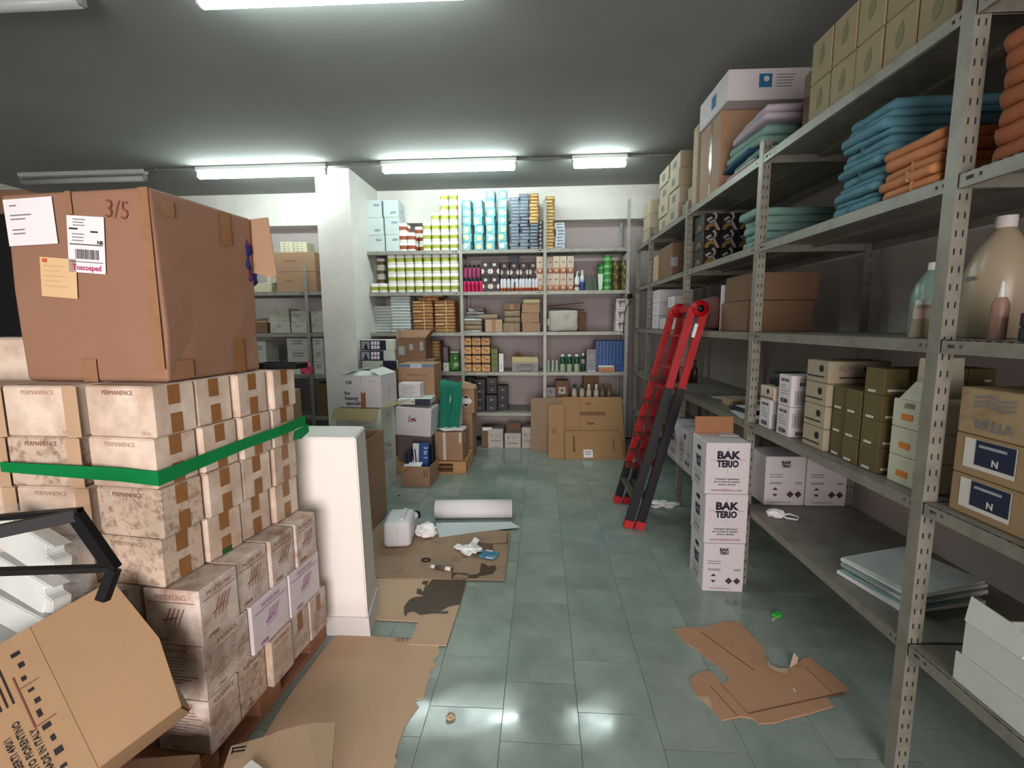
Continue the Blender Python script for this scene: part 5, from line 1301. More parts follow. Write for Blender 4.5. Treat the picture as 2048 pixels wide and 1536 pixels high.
for r_, h in enumerate((.075, .075, .07, .07)):
    y = BY+.05; t = carton('green_box', 'green box beside the tan boxes, %s up' % ORD[r_], 'box', (bx(c8(477), 700, y), y+.09, Z4+ZE+sum((.075, .075, .07, .07)[:r_])+.001*r_), 0, .084, .14, h, mat('moss_green_box', (96, 108, 46), .5, rand=.06), g, .002); face(t, 'f', flat([rect(-.03, .03, -.002, .002)]), mat('light_green_print', (150, 160, 90), .6), 0, 0, (.084, .14, h), 'printed_line')
t = carton('slim_box', 'slim white box standing beside the green boxes', 'box', (bx(c8(551), 700, BY+.04), BY+.09, Z4+ZE), 0, .056, .10, .222, m_paper, None, .002); face(t, 'f', flat([rect(-.004, .004, -.03, .03)]), m_ink_grey, 0, -.05, (.056, .1, .222), 'printed_line')
xa, xb = bx(c8(667), 720, BY+.04), bx(c8(952), 720, BY+.04)
t = thing('open_carton', 'grey carton with printed oval and folded-down tan lid', 'box', ((xa+xb)/2, BY+.15, Z4+ZE), 0); w = xb-xa; D = (w, .22, .12)
obj('body', box(w, .22, .12, .003), mat('grey_printed_carton', (140, 138, 140), .6, rand=0), t); obj('lid', prism([(-w/2, 0), (w/2, 0), (w/2-.01, .075), (-w/2+.005, .08)], .006), mat('tan_lid', (186, 168, 124), .7), t, (0, -.105, .105), (R(78), 0, 0)); obj('flap', prism([(0, 0), (.1, 0), (.08, .12), (.0, .1)], .004), m_card_dark, t, (-w*.42, .02, .125), (R(60), 0, R(20)))
ov = [(.105*math.cos(R(a)), .042*math.sin(R(a))) for a in range(0, 360, 15)]; ov2 = [(.098*math.cos(R(a)), .036*math.sin(R(a))) for a in range(0, 360, 15)]
face(t, 'f', mesh('oval', [(x, q, 0) for x, q in ov]+[(x, q, 0) for x, q in ov2], [(i, (i+1) % 24, 24+(i+1) % 24, 24+i) for i in range(24)]), m_ink_black, 0, -.012, D, 'oval_print'); face(t, 'f', flat([rect(-.07+i*.016, -.06+i*.016, -.014, .014) for i in range(9)]), m_ink_grey, 0, .0, D, 'printed_word')
# fourth shelf, third bay: bottles
m_lg = mat('light_green_plastic', (156, 176, 148), .4, rand=.03); m_dg = mat('dark_green_plastic', (22, 74, 48), .3, rand=.02)
sb_me = lathe([(.021, 0), (.022, .004), (.019, .07), (.013, .115)], 14); sc_me = lathe([(.010, .115), (.010, .138), (.008, .14)], 10)
y = BY+.05
for i, cx in enumerate((1060, 1108, 1152)):
    t = thing('small_bottle', 'small white-green bottle, %s from the middle post' % NTH[i], 'bottle', (bx(c8(cx), 720, y), y, Z4+ZE), 0, 'small pale bottles on the fourth shelf'); obj('bottle_body', sb_me, m_lg, t); obj('cap', sc_me, m_wp, t)
lo_me = lathe([(.033, 0), (.035, .005), (.032, .095)], 16); up_me = lathe([(.032, .095), (.036, .11), (.035, .165), (.022, .186)], 16); ca_me = lathe([(.0225, .186), (.0225, .208), (.02, .211)], 14)
for i, cx in enumerate((1215, 1288, 1368)):
    t = thing('green_bottle', 'large green bottle with white cap, %s after the small bottles' % NTH[i], 'bottle', (bx(c8(cx), 720, y), y+.01, Z4+ZE), 0, 'large green bottles on the fourth shelf'); obj('lower_body', lo_me, m_lg, t); obj('upper_body', up_me, m_dg, t); obj('cap', ca_me, m_wp, t)
t = thing('dark_bottle', 'slim dark green bottle with pale label', 'bottle', (bx(c8(1435), 720, y), y+.02, Z4+ZE)); obj('bottle_body', lathe([(.022, 0), (.024, .004), (.024, .17), (.012, .195)], 14), m_dg, t); obj('cap', lathe([(.013, .195), (.014, .225)], 10), m_wp, t); obj('label', lathe([(.0245, .10), (.0245, .15)], 14), m_photo, t)
for r_ in range(2):
    h = (.13, .14)[r_]; t = carton('grey_box', ('grey text-covered box under its twin', 'plain grey box on top of the text-covered one')[r_], 'box', (bx(c8(1522), 700, y), y+.07, Z4+ZE+r_*.1315), 0, .108, .14, h, mat('grey_white_box', (150, 146, 152), .6, rand=.02), 'grey boxes on the fourth shelf', .002)
    face(t, 'f', bars(9 if r_ == 0 else 3, .09, .003, .0115, r_, .1), m_ink_grey, 0, .045, (.108, .14, h), 'printed_lines')
solo('white_card', box(.10, .05, .006, .001), m_paper, 'small white card lying before the grey boxes', 'card', (bx(c8(1530), 735, BY+.02), BY+.03, Z4+ZE), 0)
m_binder = mat('blue_binder', (18, 78, 140), .4, rand=.05, var=.04)
bn_me = box(.0405, .24, .375, .003)
for i in range(9):
    y2 = BY+.10; xa = bx(c8(1568), 700, y2); x = xa+.021+i*.0415
    t = thing('blue_binder', 'blue binder standing upright, %s from the grey boxes' % NTH[i], 'binder', (x, y2+.125, Z4+ZE), 0, 'blue binders on the fourth shelf'); obj('cover', bn_me, m_binder, t); face(t, 'f', flat([disc(0, 0, .008, 10)]), m_black, 0, -.12, (.0405, .24, .375), 'finger_hole')
x = bx(c8(1690), 735, BY+.02)
for i, (h, m, lb) in enumerate(((.034, mat('orange_packet', (186, 112, 60), .5, rand=0, var=.1), 'orange packet lying before the blue binders'), (.022, m_card_pale, 'tan folder lying on the orange packet'), (.016, m_paper, 'white paper pad on top of the tan folder'))):
    solo(('orange_packet', 'tan_folder', 'paper_pad')[i], box(.195-.006*i, .085, h, .002), m, lb, ('packet', 'folder', 'paper')[i], (x-.004*i, BY+.052, Z4+ZE+(0, .0345, .057)[i]), R((-2, 1, 3)[i]))
# fifth shelf: black boxes, small boxes, bottles
m_blackbox = mat('black_box', (17, 16, 20), .45, rand=.02, var=.05); m_greybox = mat('charcoal_box', (44, 42, 47), .5, rand=.02)
lg_me = flat([rect(-.012, -.004, -.008, .008), rect(-.002, .012, -.008, .002)])
g = 'black boxes on the fifth shelf'
bk = []
for c, (cx, rows_, yo, mm_) in enumerate(((320, [0, 1, 2, 3], .03, m_blackbox), (446, [0, 1], .03, m_greybox), (452, [2, 3], .20, m_blackbox), (566, [0, 1, 2], .20, m_greybox), (215, [2, 3], .22, m_blackbox), (452, [0, 1], .20, m_blackbox), (215, [0, 1], .22, m_blackbox))):
    for r_ in rows_:
        y2 = BY+yo; t = carton('black_box', '%s box with tiny pale logo, %s up, %s column of the dark boxes' % ('black' if mm_ is m_blackbox else 'charcoal', ORD[r_], NTH[c]), 'box', (bx(c8(cx), 790, y2), y2+.08, Z5+ZE+r_*.1042), 0, .134 if c < 2 else .128, .15, .103, mm_, g, .002)
        face(t, 'f', lg_me, m_offw, 0, 0, (.134, .15, .103), 'small_logo')
y = BY+.10
t = carton('small_carton', 'small pale carton by the middle post on the fifth shelf', 'box', (bx(c8(1086), 790, y), y+.06, Z5B+ZE), 0, .115, .12, .15, m_photo and mat('pale_grey_box', (150, 144, 148), .6)); face(t, 'f', flat([rect(-.02, .02, -.02, .02)]), m_ink_grey, 0, .02, (.115, .12, .15), 'printed_mark')
t = carton('small_carton', 'brown carton with white label on the fifth shelf', 'box', (bx(c8(1208), 780, y), y+.10, Z5B+ZE), 0, .165, .16, .235, m_card_dark); face(t, 'f', flat([rect(-.045, .045, -.045, .045)]), mat('off_white_label', (190, 180, 170), .6), 0, -.01, (.165, .16, .235), 'label'); face(t, 'f', flat([rect(-.015, .015, -.015, .015)]), m_ink_brown, 0, -.01, (.165, .16, .235), 'printed_mark', 0, .002)
carton('small_carton', 'grey-brown carton behind the row of bottles', 'box', (bx(c8(1520), 770, BY+.3), BY+.36, Z5B+ZE), 0, .19, .12, .29, m_card_dark)
for i, cx in enumerate((1340, 1422, 1495, 1575, 1642, 1715)):
    t = thing('shelf_bottle', ('bottle with green cap and pale foot, first of the low row', 'bottle with green cap and pale foot, second of the low row', 'squat pale bottle, third of the low row', 'squat pale bottle, fourth of the low row', 'brownish bottle, fifth of the low row', 'brownish bottle at the end of the low row')[i], 'bottle', (bx(c8(cx), 790, y), y, Z5B+ZE), 0, 'bottles on the fifth shelf')
    obj('bottle_body', lathe([(.03, 0), (.034, .005), (.034, .10), (.016, .14)], 14), mat('pale_bottle', (188, 178, 160), .3) if i < 4 else mat('brown_bottle', (110, 92, 78), .3), t); obj('cap', lathe([(.016, .14), (.02, .15), (.018, .19), (.01, .195)], 12), m_dg if i < 2 else m_card_dark if i > 3 else m_wp, t)
# cartons on the floor under the back shelving
g = 'white cartons on the floor under the back shelving'
for i, (a, b, h, op_) in enumerate(((975, 1006.5, .245, 0), (1008.5, 1042, .185, 1), (1043, 1076, .265, 0))):
    y2 = BY+.0; xa, xb = bx(a, 870, y2), bx(b, 870, y2)
    t = carton('floor_carton', ('white dirty carton on the floor beside the brown carton', 'lower white carton with raised dark flap in the middle', 'white carton partly behind the leaning cardboard')[i], 'box', ((xa+xb)/2, y2+.15, 0), 0, xb-xa-.006, .28, h, mat('dirty_white_carton', (186, 180, 172), .7, rand=.03, spots=(150, 142, 134), sscale=8, scover=.35, soft=.2), g); D = (xb-xa-.006, .28, h)
    face(t, 'f', flat([rect(-.06, .06, -.006, .006)]), m_ink_grey, 0, -.03, D, 'printed_bar'); face(t, 'f', flat([disc(-.055, .045, .012)]), m_ink_grey, 0, 0, D, 'round_mark'); face(t, 'f', bars(3, .06, .003, .012, i), m_ink_grey, .02, .05, D, 'printed_lines')
    if op_: obj('flap', prism([(-.095, 0), (.095, 0), (.095, .09), (-.095, .09)], .004), m_card_dark, t, (0, .10, h), (R(80), 0, 0))
# flattened cartons leaning on the shelving
def lean(label, pts, yb, yt, m, prints=()):
    """a sheet whose foot stands at depth yb on the floor and whose top leans at depth yt"""
    zt = max(on_y(p[0], p[1], yt).z for p in pts[:2])
    def P3(px, py, top): return on_y(px, py, yt) if top else on_y(px, py, yb)
    q = [P3(*pts[0], 1), P3(*pts[1], 1), P3(*pts[2], 0), P3(*pts[3], 0)]
    for k in (2, 3): q[k].z = max(q[k].z, .002)
    t = thing('flattened_carton', label, 'cardboard sheet', (0, 0, 0), 0, 'flattened cartons leaning on the shelving')
    n = (q[1]-q[0]).cross(q[3]-q[0]).normalized()
    if n.y > 0: n = -n
    def slab3(name, pp, th, m_, off=0.0):
        v = [p+n*off for p in pp]+[p+n*(off-th) for p in pp]; k = len(pp)
        f = [tuple(range(k)), tuple(range(k, 2*k))[::-1]]+[(i, k+i, k+(i+1) % k, (i+1) % k) for i in range(k)]
        bm = bmesh.new(); bm.from_mesh(mesh(name, v, f)); bmesh.ops.recalc_face_normals(bm, faces=bm.faces[:]); return obj(name, bm_mesh(name, bm), m_, t)
    slab3('sheet', q, .008, m)
    def uv(u, v): return q[0].lerp(q[1], u).lerp(q[3].lerp(q[2], u), v)
    for nm, u0, u1, v0, v1, m_ in prints: slab3(nm, [uv(u0, v0), uv(u1, v0), uv(u1, v1), uv(u0, v1)], .0008, m_, .0012)
    return t
m_lean = mat('leaning_cardboard', (152, 118, 80), .75, var=.05, scale=4, rand=.03); m_lean_g = mat('greyish_cardboard', (142, 120, 96), .75, var=.05, scale=4, rand=0)
lean('large plain greyish cardboard sheet leaning at the back', [(1062, 796), (1180, 794), (1185, 903), (1061, 903)], 5.62, 5.725, m_lean_g)
lean('wide flattened carton with a tape strip leaning on the shelving', [(1124, 794), (1243, 794), (1251, 921), (1128, 920)], 5.34, 5.69, m_lean, [('tape_strip', .29, .72, .25, .31, mat('dark_tape', (112, 80, 50), .5)), ('crease', .285, .29, 0, 1, m_card_dark), ('ink_mark', .40, .48, .10, .13, m_ink_brown), ('ink_mark', .40, .52, .43, .46, m_ink_brown)])
lean('narrow tall flattened carton leaning beside the wide one', [(1097, 809), (1128, 808), (1128, 919), (1097, 917)], 5.31, 5.62, m_lean, [('crease', 0, 1, .72, .725, m_card_dark), ('arrow_marks', .28, .34, .45, .55, m_ink_brown), ('arrow_marks', .42, .48, .45, .55, m_ink_brown)])
lean('low flattened carton with white label in front of the leaning sheets', [(1129, 862), (1240, 862), (1247, 921), (1131, 921)], 5.28, 5.42, m_lean, [('label', .32, .48, .66, .93, m_paper), ('ink_strip', .14, .18, .18, .75, m_ink_brown), ('ink_strip', .85, .87, .25, .70, m_ink_brown), ('label_lines', .34, .46, .72, .75, m_ink_grey), ('label_lines', .34, .44, .80, .83, m_ink_grey)])
# black cable hanging in the shelf corner
pts = [on_y(px, py, BY-.02) for px, py in ((1262, 590), (1258, 598), (1262, 604), (1254, 612), (1250, 625), (1248, 645), (1247, 668))]
t = thing('hanging_cable', 'black cable with a knot hanging in the shelf corner', 'cable', (0, 0, 0)); obj('cord', tube(pts, .006, 6), m_black, t); k = on_y(1259, 592, BY-.035); obj('knot', crumple(.07, .05, .07, 3, 3), m_black, t, k-Vector((0, 0, .03)))

# ================================================================== goods on the long shelving
RAZ = lambda b, k: LEVEL[(b, k)]+.0012
def rbox(name, label, cat, y0, y1, z, w, h, m, inset=.03, group=None, rz=0.0, bev=.004):
    """carton standing y0..y1 along the aisle, its aisle face at the given inset behind the shelf lip"""
    ym = (y0+y1)/2
    return carton(name, label, cat, (rs(ym)+inset+w/2, ym, z), RSA+rz, w, y1-y0, h, m, group, bev)
# --- top level, bay by the camera: kraft cartons with green print
m_kraft = mat('kraft_carton', (150, 134, 102), .7, rand=.05, var=.05, scale=5)
m_gprint = mat('faded_green_print', (124, 120, 88), .8, rand=0)
z5 = RAZ(1, 0)
ysk = [2.40, 2.245, 2.09, 1.935, 1.78, 1.625]
for i in range(5):
    for r_ in range(2):
        t = rbox('kraft_carton', 'kraft carton with green print, %s row, %s from the white carton' % (('lower', 'upper')[r_], NTH[i]), 'box', ysk[i+1]+.003, ysk[i]-.003, z5+r_*.186, .22, .184, m_kraft, .05, 'kraft cartons on the top shelf', random.uniform(-.02, .02))
        D = (.22, .149, .184); face(t, 'l', flat([[(-.012, -.04), (.014, -.03), (.022, .0), (.012, .045), (-.006, .03), (-.018, 0)]]), m_gprint, 0, .01, D, 'leaf_print')
for i, y in enumerate((1.55,)):
    pass
for i in range(2):
    t = rbox('kraft_carton', 'kraft carton with green print beyond the near post, %s row' % ('lower', 'upper')[i], 'box', 1.23, 1.44, RAZ(0, 0)+i*.186, .22, .184, m_kraft, .05, 'kraft cartons on the top shelf')
# --- top level, next bay: tall cartons, white carton, fabrics
z = RAZ(2, 0)
t = rbox('tall_carton', 'tall tan carton standing at the end of the top shelf', 'box', 3.79, 3.92, z, .40, .60, m_card_pale, .02, None, 0)
face(t, 'l', flat([rect(-.01, .01, -.28, .28)]), m_card_dark, .05, 0, (.40, .13, .60), 'seam')
t = rbox('wide_carton', 'brown taped carton with open top under the white carton', 'box', 3.36, 3.74, z, .46, .50, m_card, .015)
D = (.46, .38, .50); face(t, 'l', flat([rect(-.02, .02, -.24, .24)]), m_tape_clear, .02, 0, D, 'tape')
t = rbox('white_carton', 'white carton with blue square logo on top of the shelving', 'box', 3.24, 3.74, z+.505, .50, .185, m_white_card, .0)
D = (.50, .50, .185); m_bl = mat('blue_square_print', (44, 104, 150), .6, rand=0)
face(t, 'f', flat([rect(-.04, .04, -.04, .04)]), m_bl, -.02, .02, D, 'blue_logo'); face(t, 'f', flat([disc(.005, .01, .018, 8)]), m_offw, -.02, .02, D, 'logo_mark', 0, .002); face(t, 'f', bars(5, .13, .005, .017, 3), m_ink_grey, .11, .05, D, 'printed_lines'); face(t, 'l', flat([rect(-.04, .04, -.04, .04)]), m_bl, .02, .0, D, 'blue_logo')
solo('plastic_wrap', crumple(.10, .10, .12, 6, 3), mat('clear_wrap', (196, 200, 200), .3, rand=0, alpha=.8), 'wad of clear wrap beside the kraft cartons', 'plastic', (rs(2.5)+.24, 2.55, z+.3615), 0)
t = rbox('open_carton', 'brown carton with raised flap behind the folded cloths', 'box', 2.46, 2.66, z, .42, .36, m_card_dark, .16)
def folded(name, label, loc, rz, w, d, h, m, seed, group, tilt=0.0, layers=1):
    t = thing(name, label, 'folded cloth', loc, rz, group, rot=(0, tilt, rz))
    obj('cloth_body', soft(w, d, h, .007, 9, seed, nx=14, ny=10, nz_=3, power=7, rnd=.30), m, t)
    return t
m_aqua = mat('aqua_cloth', (122, 158, 150), .85, rand=.03, var=.06, scale=10); m_navyc = mat('navy_cloth', (36, 66, 100), .85, rand=.03); m_pinkc = mat('pink_cloth', (170, 84, 110), .85, rand=.03); m_lil = mat('lilac_cloth', (178, 168, 180), .85, rand=.03, var=.05); m_pale = mat('pale_cloth', (206, 196, 204), .85, rand=.02)
zc = z; g = 'folded cloths on the top shelf'
for i, (nm, m, h, dy) in enumerate((('pink folded cloth at the bottom of the pile', m_pinkc, .035, 0), ('pale folded cloth above the pink one', m_pale, .03, .02), ('aqua folded cloth above the pale one', m_aqua, .055, -.06), ('dark blue folded cloth in the middle of the pile', m_navyc, .04, .06), ('aqua folded cloth above the dark blue one', m_aqua, .06, 0), ('thick aqua folded cloth near the top', m_aqua, .07, -.02), ('lilac folded cloth second from the top', m_lil, .05, -.10), ('lilac-white folded cloth on top of the pile', m_lil, .05, -.12))):
    folded('folded_cloth', nm, (rs(3.1)+.22+(i % 3)*.012, 3.07+dy, zc), RSA+R(random.uniform(-5, 5)), .40, .42, h*.66, m, i, g); zc += h*.66+.002
# --- top level, far bay: kraft cartons in steps
z = RAZ(3, 0); g = 'plain cartons stacked at the far end'
m_kraft2 = mat('worn_carton', (170, 156, 134), .7, rand=.05, var=.06); 
pile = [(4.30, 4.62, 4, .40, .145, .03), (4.66, 4.98, 4, .36, .145, .04), (5.20, 5.50, 3, .34, .145, .03)]
for i, (y0, y1, n, w, h, ins) in enumerate(pile):
    if i == 2: continue
    for r_ in range(n):
        t = rbox('plain_carton', 'plain carton, %s up in the %s pile at the far end' % (ORD[r_], ('near', 'middle')[i]), 'box', y0, y1, z+r_*(h+.001), w, h, m_kraft2, ins+.01*((r_+i) % 2), g, random.uniform(-.02, .02)); face(t, 'l', flat([rect(-.05, .05, -.03, .03)]), m_ink_grey, 0, 0, (w, y1-y0, h), 'label')
for r_ in range(3):
    t = carton('plain_carton', 'brown-fronted carton at the corner of the shelving, %s up' % ORD[r_], 'box', (1.38, 5.50, RAZ(4, 0)+r_*.15), 0, .42, .30, .148, m_kraft2, g); face(t, 'f', bars(2, .15, .006, .02, r_), m_ink_grey, 0, 0, (.42, .3, .148), 'printed_lines')
t = rbox('small_carton', 'small pale carton with green print at the shelf end', 'box', 4.0, 4.14, RAZ(3, 0), .20, .085, m_kraft, .02); face(t, 'l', flat([rect(-.03, .03, -.01, .01)]), m_gprint, 0, 0, (.20, .14, .085), 'print'); rbox('small_carton', 'pale upright carton beside the tall tan one', 'box', 4.0, 4.10, RAZ(3, 0)+.087, .16, .12, m_kraft, .05)
# --- second level
z = RAZ(2, 1); g = 'black boxes with white swan emblem'
m_bk = mat('black_emblem_box', (24, 20, 22), .4, rand=.02); m_gold = mat('gold_arch_print', (134, 108, 62), .4, rand=0); m_sil = mat('silver_swan_print', (160, 156, 154), .5, rand=0)
swan = flat([[(-.045, .020), (-.012, .042), (.005, .03), (-.018, .018), (-.03, .004)], [(.0, .06), (.018, .075), (.034, .055), (.034, .03), (.02, .01), (.006, .012), (.02, .03), (.016, .05)], [(.004, .014), (.018, .016), (.06, -.055), (.046, -.062)], [(-.03, .0), (.012, .02), (.02, .008), (-.01, -.004)]])
arch_v = [(.052*math.cos(R(a)), .052*math.sin(R(a)), 0) for a in range(0, 181, 15)]+[(.026*math.cos(R(a)), .026*math.sin(R(a)), 0) for a in range(0, 181, 15)]
arch = mesh('arch', arch_v, [(i, i+1, 14+i, 13+i) for i in range(12)])
for c in range(4):
    for r_ in range(3):
        w, d, h = .122, .20, .126
        t = carton('emblem_box', 'black box with white swan emblem, %s row up, %s column from the aisle' % (ORD[r_], NTH[c]), 'box', (rs(3.8)+.045+w/2+c*.1245+.0, 3.78, z+r_*.128), RSA, w-.002, d, h, m_bk, g, .002); D = (w, d, h)
        face(t, 'f', arch, m_gold, .0, -.055, D, 'gold_arch'); face(t, 'f', swan, m_sil, -.002, .0, D, 'swan_emblem', 0, .002)
        if c == 0: face(t, 'l', arch, m_gold, .0, -.055, D, 'gold_arch')
zc = RAZ(2, 1); g = 'aqua folded cloths on the second level'
for i in range(5):
    folded('folded_cloth', 'aqua folded cloth, %s up in the pile before the swan boxes' % ORD[i], (rs(2.93)+.25+(i % 2)*.012-.03*(i > 3), 2.878, zc), RSA+R(random.uniform(-3, 3)), .44, .215, .040, m_aqua, i+3, g); zc += .042
solo('dark_folder', box(.30, .22, .006, .001), m_black, 'thin dark folder sticking out on the second level', 'folder', (rs(2.5)+.2, 2.53, RAZ(1, 1)), rot=(0, 0, RSA+R(6)))
t = rbox('brown_carton', 'brown carton with white label at the far end, second level', 'box', 4.42, 4.86, RAZ(3, 1), .42, .30, m_card_dark, .03); face(t, 'f', flat([rect(-.03, .03, -.04, .04)]), m_photo, -.19, -.02, (.42, .44, .30), 'label')
t = rbox('brown_carton', 'tan carton behind the brown one at the far end', 'box', 4.90, 5.08, RAZ(3, 1), .36, .26, m_card_pale, .03)
for i in range(3):
    t = thing('white_bottle', 'white bottle by the far post, second level, %s' % NTH[i], 'bottle', (1.19+.05*i, 5.30+.05*(i % 2), RAZ(4, 1)), 0, 'white bottles at the far corner'); obj('bottle_body', lathe([(.02, 0), (.022, .004), (.022, .14), (.012, .165)], 12), m_wp, t); obj('cap', lathe([(.012, .165), (.012, .20)], 10), m_black, t)
for i, (zz_, r_) in enumerate(((0, 0), (.14, 1), (.26, 2))):
    solo('jar_end', lathe([(.045, 0), (.05, .004), (.05, .07), (.045, .075)], 18), m_kraft, 'round tin beside the post, %s' % ('bottom', 'middle', 'top')[i], 'tin', (rs(4.0)+.09, 4.02, RAZ(3, 1)+i*.078), 0, 'tins beside the post')
# blue and orange piles, near bay of the second level
m_bluec = mat('blue_cloth', (84, 132, 148), .8, rand=.04, var=.06, scale=9); m_bluec2 = mat('deep_blue_cloth', (34, 76, 108), .8, rand=.03)
m_orange = mat('orange_cloth', (190, 124, 82), .8, rand=.03, var=.06, scale=9); m_orange2 = mat('burnt_orange_cloth', (150, 84, 50), .8, rand=.03)
m_cord = mat('tie_cord', (70, 96, 96), .7, rand=0); m_cord2 = mat('tan_cord', (150, 120, 80), .7, rand=0)
z = RAZ(1, 1); zc = z; g = 'bundles of blue folded cloth'
for i in range(12):
    h = (.034, .022, .03, .024, .036, .026, .03, .03, .022, .034, .024, .034)[i]; dx = (.0, .012, -.006, .02, .03, .0, .02, .03, .01, .0, .022, .03)[i]
    t = folded('blue_cloth', 'blue folded cloth tied with cord, %s up in the tall bundle' % ORD[i], (rs(2.0)+.25+dx, 2.0-.003*i, zc), RSA+R(random.uniform(-3.5, 3.5)), .46, .25, h, m_bluec, i, g); zc += h+.0015
    if i in (0, 4, 7, 10): obj('cord', box(.472, .007, h+.004, .002), m_cord, t, (0, .02, -.001))
zc = z
for i, (h, dx) in enumerate(((.03, .0), (.03, -.01), (.032, .01), (.034, 0), (.03, .0))):
    t = folded('orange_cloth', 'orange folded cloth, %s up in the bundle by the near post' % ORD[i], (rs(1.71)+.24+dx, 1.705, zc), RSA+R(random.uniform(-4, 4)), .46, .255, h, m_orange, i+2, 'bundle of orange folded cloth'); zc += h+.0015
    if i < 3: obj('cord', box(.47, .008, h+.003, .002), m_cord2, t, (0, -.02, -.001))
for i in range(3): solo('white_packet', box(.20, .16, .03, .002), m_pale if i else m_packet, 'white packet behind the blue bundle, %s' % ('bottom', 'middle', 'top')[i], 'packet', (rs(2.4)+.30, 2.27, RAZ(1, 1)+i*.031), RSA+R(5*i-4), 'white packets behind the blue bundle')
zc = RAZ(0, 1)
for i in range(7): folded('orange_cloth', 'burnt orange folded cloth, %s up, beyond the near post' % ORD[i], (rs(1.32)+.24, 1.325, zc), RSA+R(random.uniform(-5, 5)), .44, .22, .045, m_orange2, i, 'bundle of burnt orange cloth'); zc += .047
t = rbox('white_box', 'white box with label before the burnt orange cloth', 'box', 1.12, 1.20, RAZ(0, 1), .14, .10, m_white_card, .02); face(t, 'l', flat([disc(0, 0, .012, 10)]), m_ink_grey, 0, .02, (.14, .08, .10), 'round_mark')
# --- third level: cartons in the second bay, bottles near
z = RAZ(2, 2)
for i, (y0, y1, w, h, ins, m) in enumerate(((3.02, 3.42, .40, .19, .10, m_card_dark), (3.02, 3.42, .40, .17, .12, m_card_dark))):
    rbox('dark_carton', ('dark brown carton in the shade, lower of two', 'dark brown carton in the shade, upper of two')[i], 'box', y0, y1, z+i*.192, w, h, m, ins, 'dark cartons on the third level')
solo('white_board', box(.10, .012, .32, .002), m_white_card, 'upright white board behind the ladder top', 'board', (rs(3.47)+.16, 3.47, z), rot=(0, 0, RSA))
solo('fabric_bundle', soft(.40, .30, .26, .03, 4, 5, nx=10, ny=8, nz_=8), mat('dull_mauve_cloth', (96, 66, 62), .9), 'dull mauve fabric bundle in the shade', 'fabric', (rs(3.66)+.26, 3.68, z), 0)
z = RAZ(3, 2); g = 'small pale cartons on the third level'
for i, (y0, y1, zz_, w, h, m) in enumerate(((4.86, 5.10, 0, .34, .13, m_white_card), (4.86, 5.10, .131, .34, .13, m_white_card), (4.86, 5.10, .262, .34, .13, m_white_card), (4.30, 4.56, 0, .30, .11, m_white_card), (4.32, 4.56, .112, .28, .08, m_card), (4.34, 4.54, .30, .12, .10, m_white_card), (4.60, 4.80, 0, .30, .10, m_white_card))):
    t = rbox('pale_carton', ('pale carton at the far post, bottom', 'pale carton at the far post, middle', 'pale carton at the far post, top', 'pale carton behind the ladder top, lowest', 'brown carton behind the ladder top', 'small pale carton on the brown one', 'low pale carton between the two piles')[i], 'box', y0, y1, z+zz_+(.002 if zz_ else 0)-(.105 if i == 5 else 0), w, h, m, .04, g); face(t, 'l', bars(3, .08, .004, .02, i), m_ink_grey, 0, .02, (w, y1-y0, h), 'printed_lines')
# bottles
z = RAZ(1, 2)
m_tealb = mat('teal_plastic_bottle', (120, 148, 138), .3, rand=0); m_creamb = mat('cream_plastic_bottle', (164, 150, 128), .3, rand=0, var=.05)
t = thing('large_bottle', 'large grey-teal bottle behind the near post', 'bottle', (1.402, 1.80, z), 0)
obj('bottle_body', lathe([(.055, 0), (.06, .008), (.06, .14), (.05, .185), (.026, .225), (.018, .235)], 20), m_tealb, t); obj('cap', lathe([(.020, .235), (.019, .262)], 14), m_offw, t); obj('label', lathe([(.0606, .03), (.0606, .10)], 20), mat('grey_label', (128, 130, 126), .5, rand=0), t)
t = thing('applicator_bottle', 'small cream applicator bottle with pointed nozzle', 'bottle', (1.262, 1.655, z), 0)
obj('bottle_body', lathe([(.028, 0), (.029, .003), (.020, .075), (.022, .10), (.019, .108)], 16), m_creamb, t); obj('cap', lathe([(.020, .108), (.020, .122), (.016, .126)], 14), m_wp, t); obj('nozzle', lathe([(.006, .126), (.002, .158)], 8), m_wp, t); obj('label', lathe([(.0222, .062), (.0224, .095)], 16), mat('pinkish_label', (206, 180, 170), .5, rand=0), t)
z = RAZ(0, 2)
for i, (y, dx, s) in enumerate(((1.61, .25, 1.2), (1.62, .42, 1.05), (1.38, .42, 1.0))):
    t = thing('large_bottle', ('large cream bottle just past the near post', 'cream bottle behind the large cream one', 'cream bottle at the edge of the photo')[i], 'bottle', (rs(y)+dx, y, RAZ(1, 2)), 0, 'cream bottles on the third level')
    obj('bottle_body', lathe([(.065*s, 0), (.072*s, .01), (.072*s, .17*s), (.055*s, .225*s), (.026*s, .275*s), (.02*s, .285*s)], 22), m_creamb, t); obj('cap', lathe([(.022*s, .285*s), (.022*s, .315*s)], 14), m_offw, t); face(t, 'l', flat([rect(-.02, .02, -.006, .006)]), m_ink_grey, 0, .02, (.146*s, .1, .28*s), 'print_mark')
for i in range(2): solo('dark_tin', lathe([(.05, 0), (.054, .003), (.054, .034), (.05, .037)], 20), mat('dark_blue_tin', (28, 28, 48), .35), 'dark blue round tin near the photo edge, %s' % ('lower', 'upper')[i], 'tin', (rs(1.30)+.10, 1.30, z+i*.0375), 0, 'dark blue tins')
t = thing('small_tube', 'small pale tube standing on the dark tins', 'tube', (rs(1.30)+.10, 1.30, z+.0755), 0); obj('tube_body', lathe([(.014, 0), (.016, .045)], 12), m_lg, t); obj('cap', lathe([(.012, .045), (.012, .055)], 12), m_wp, t)
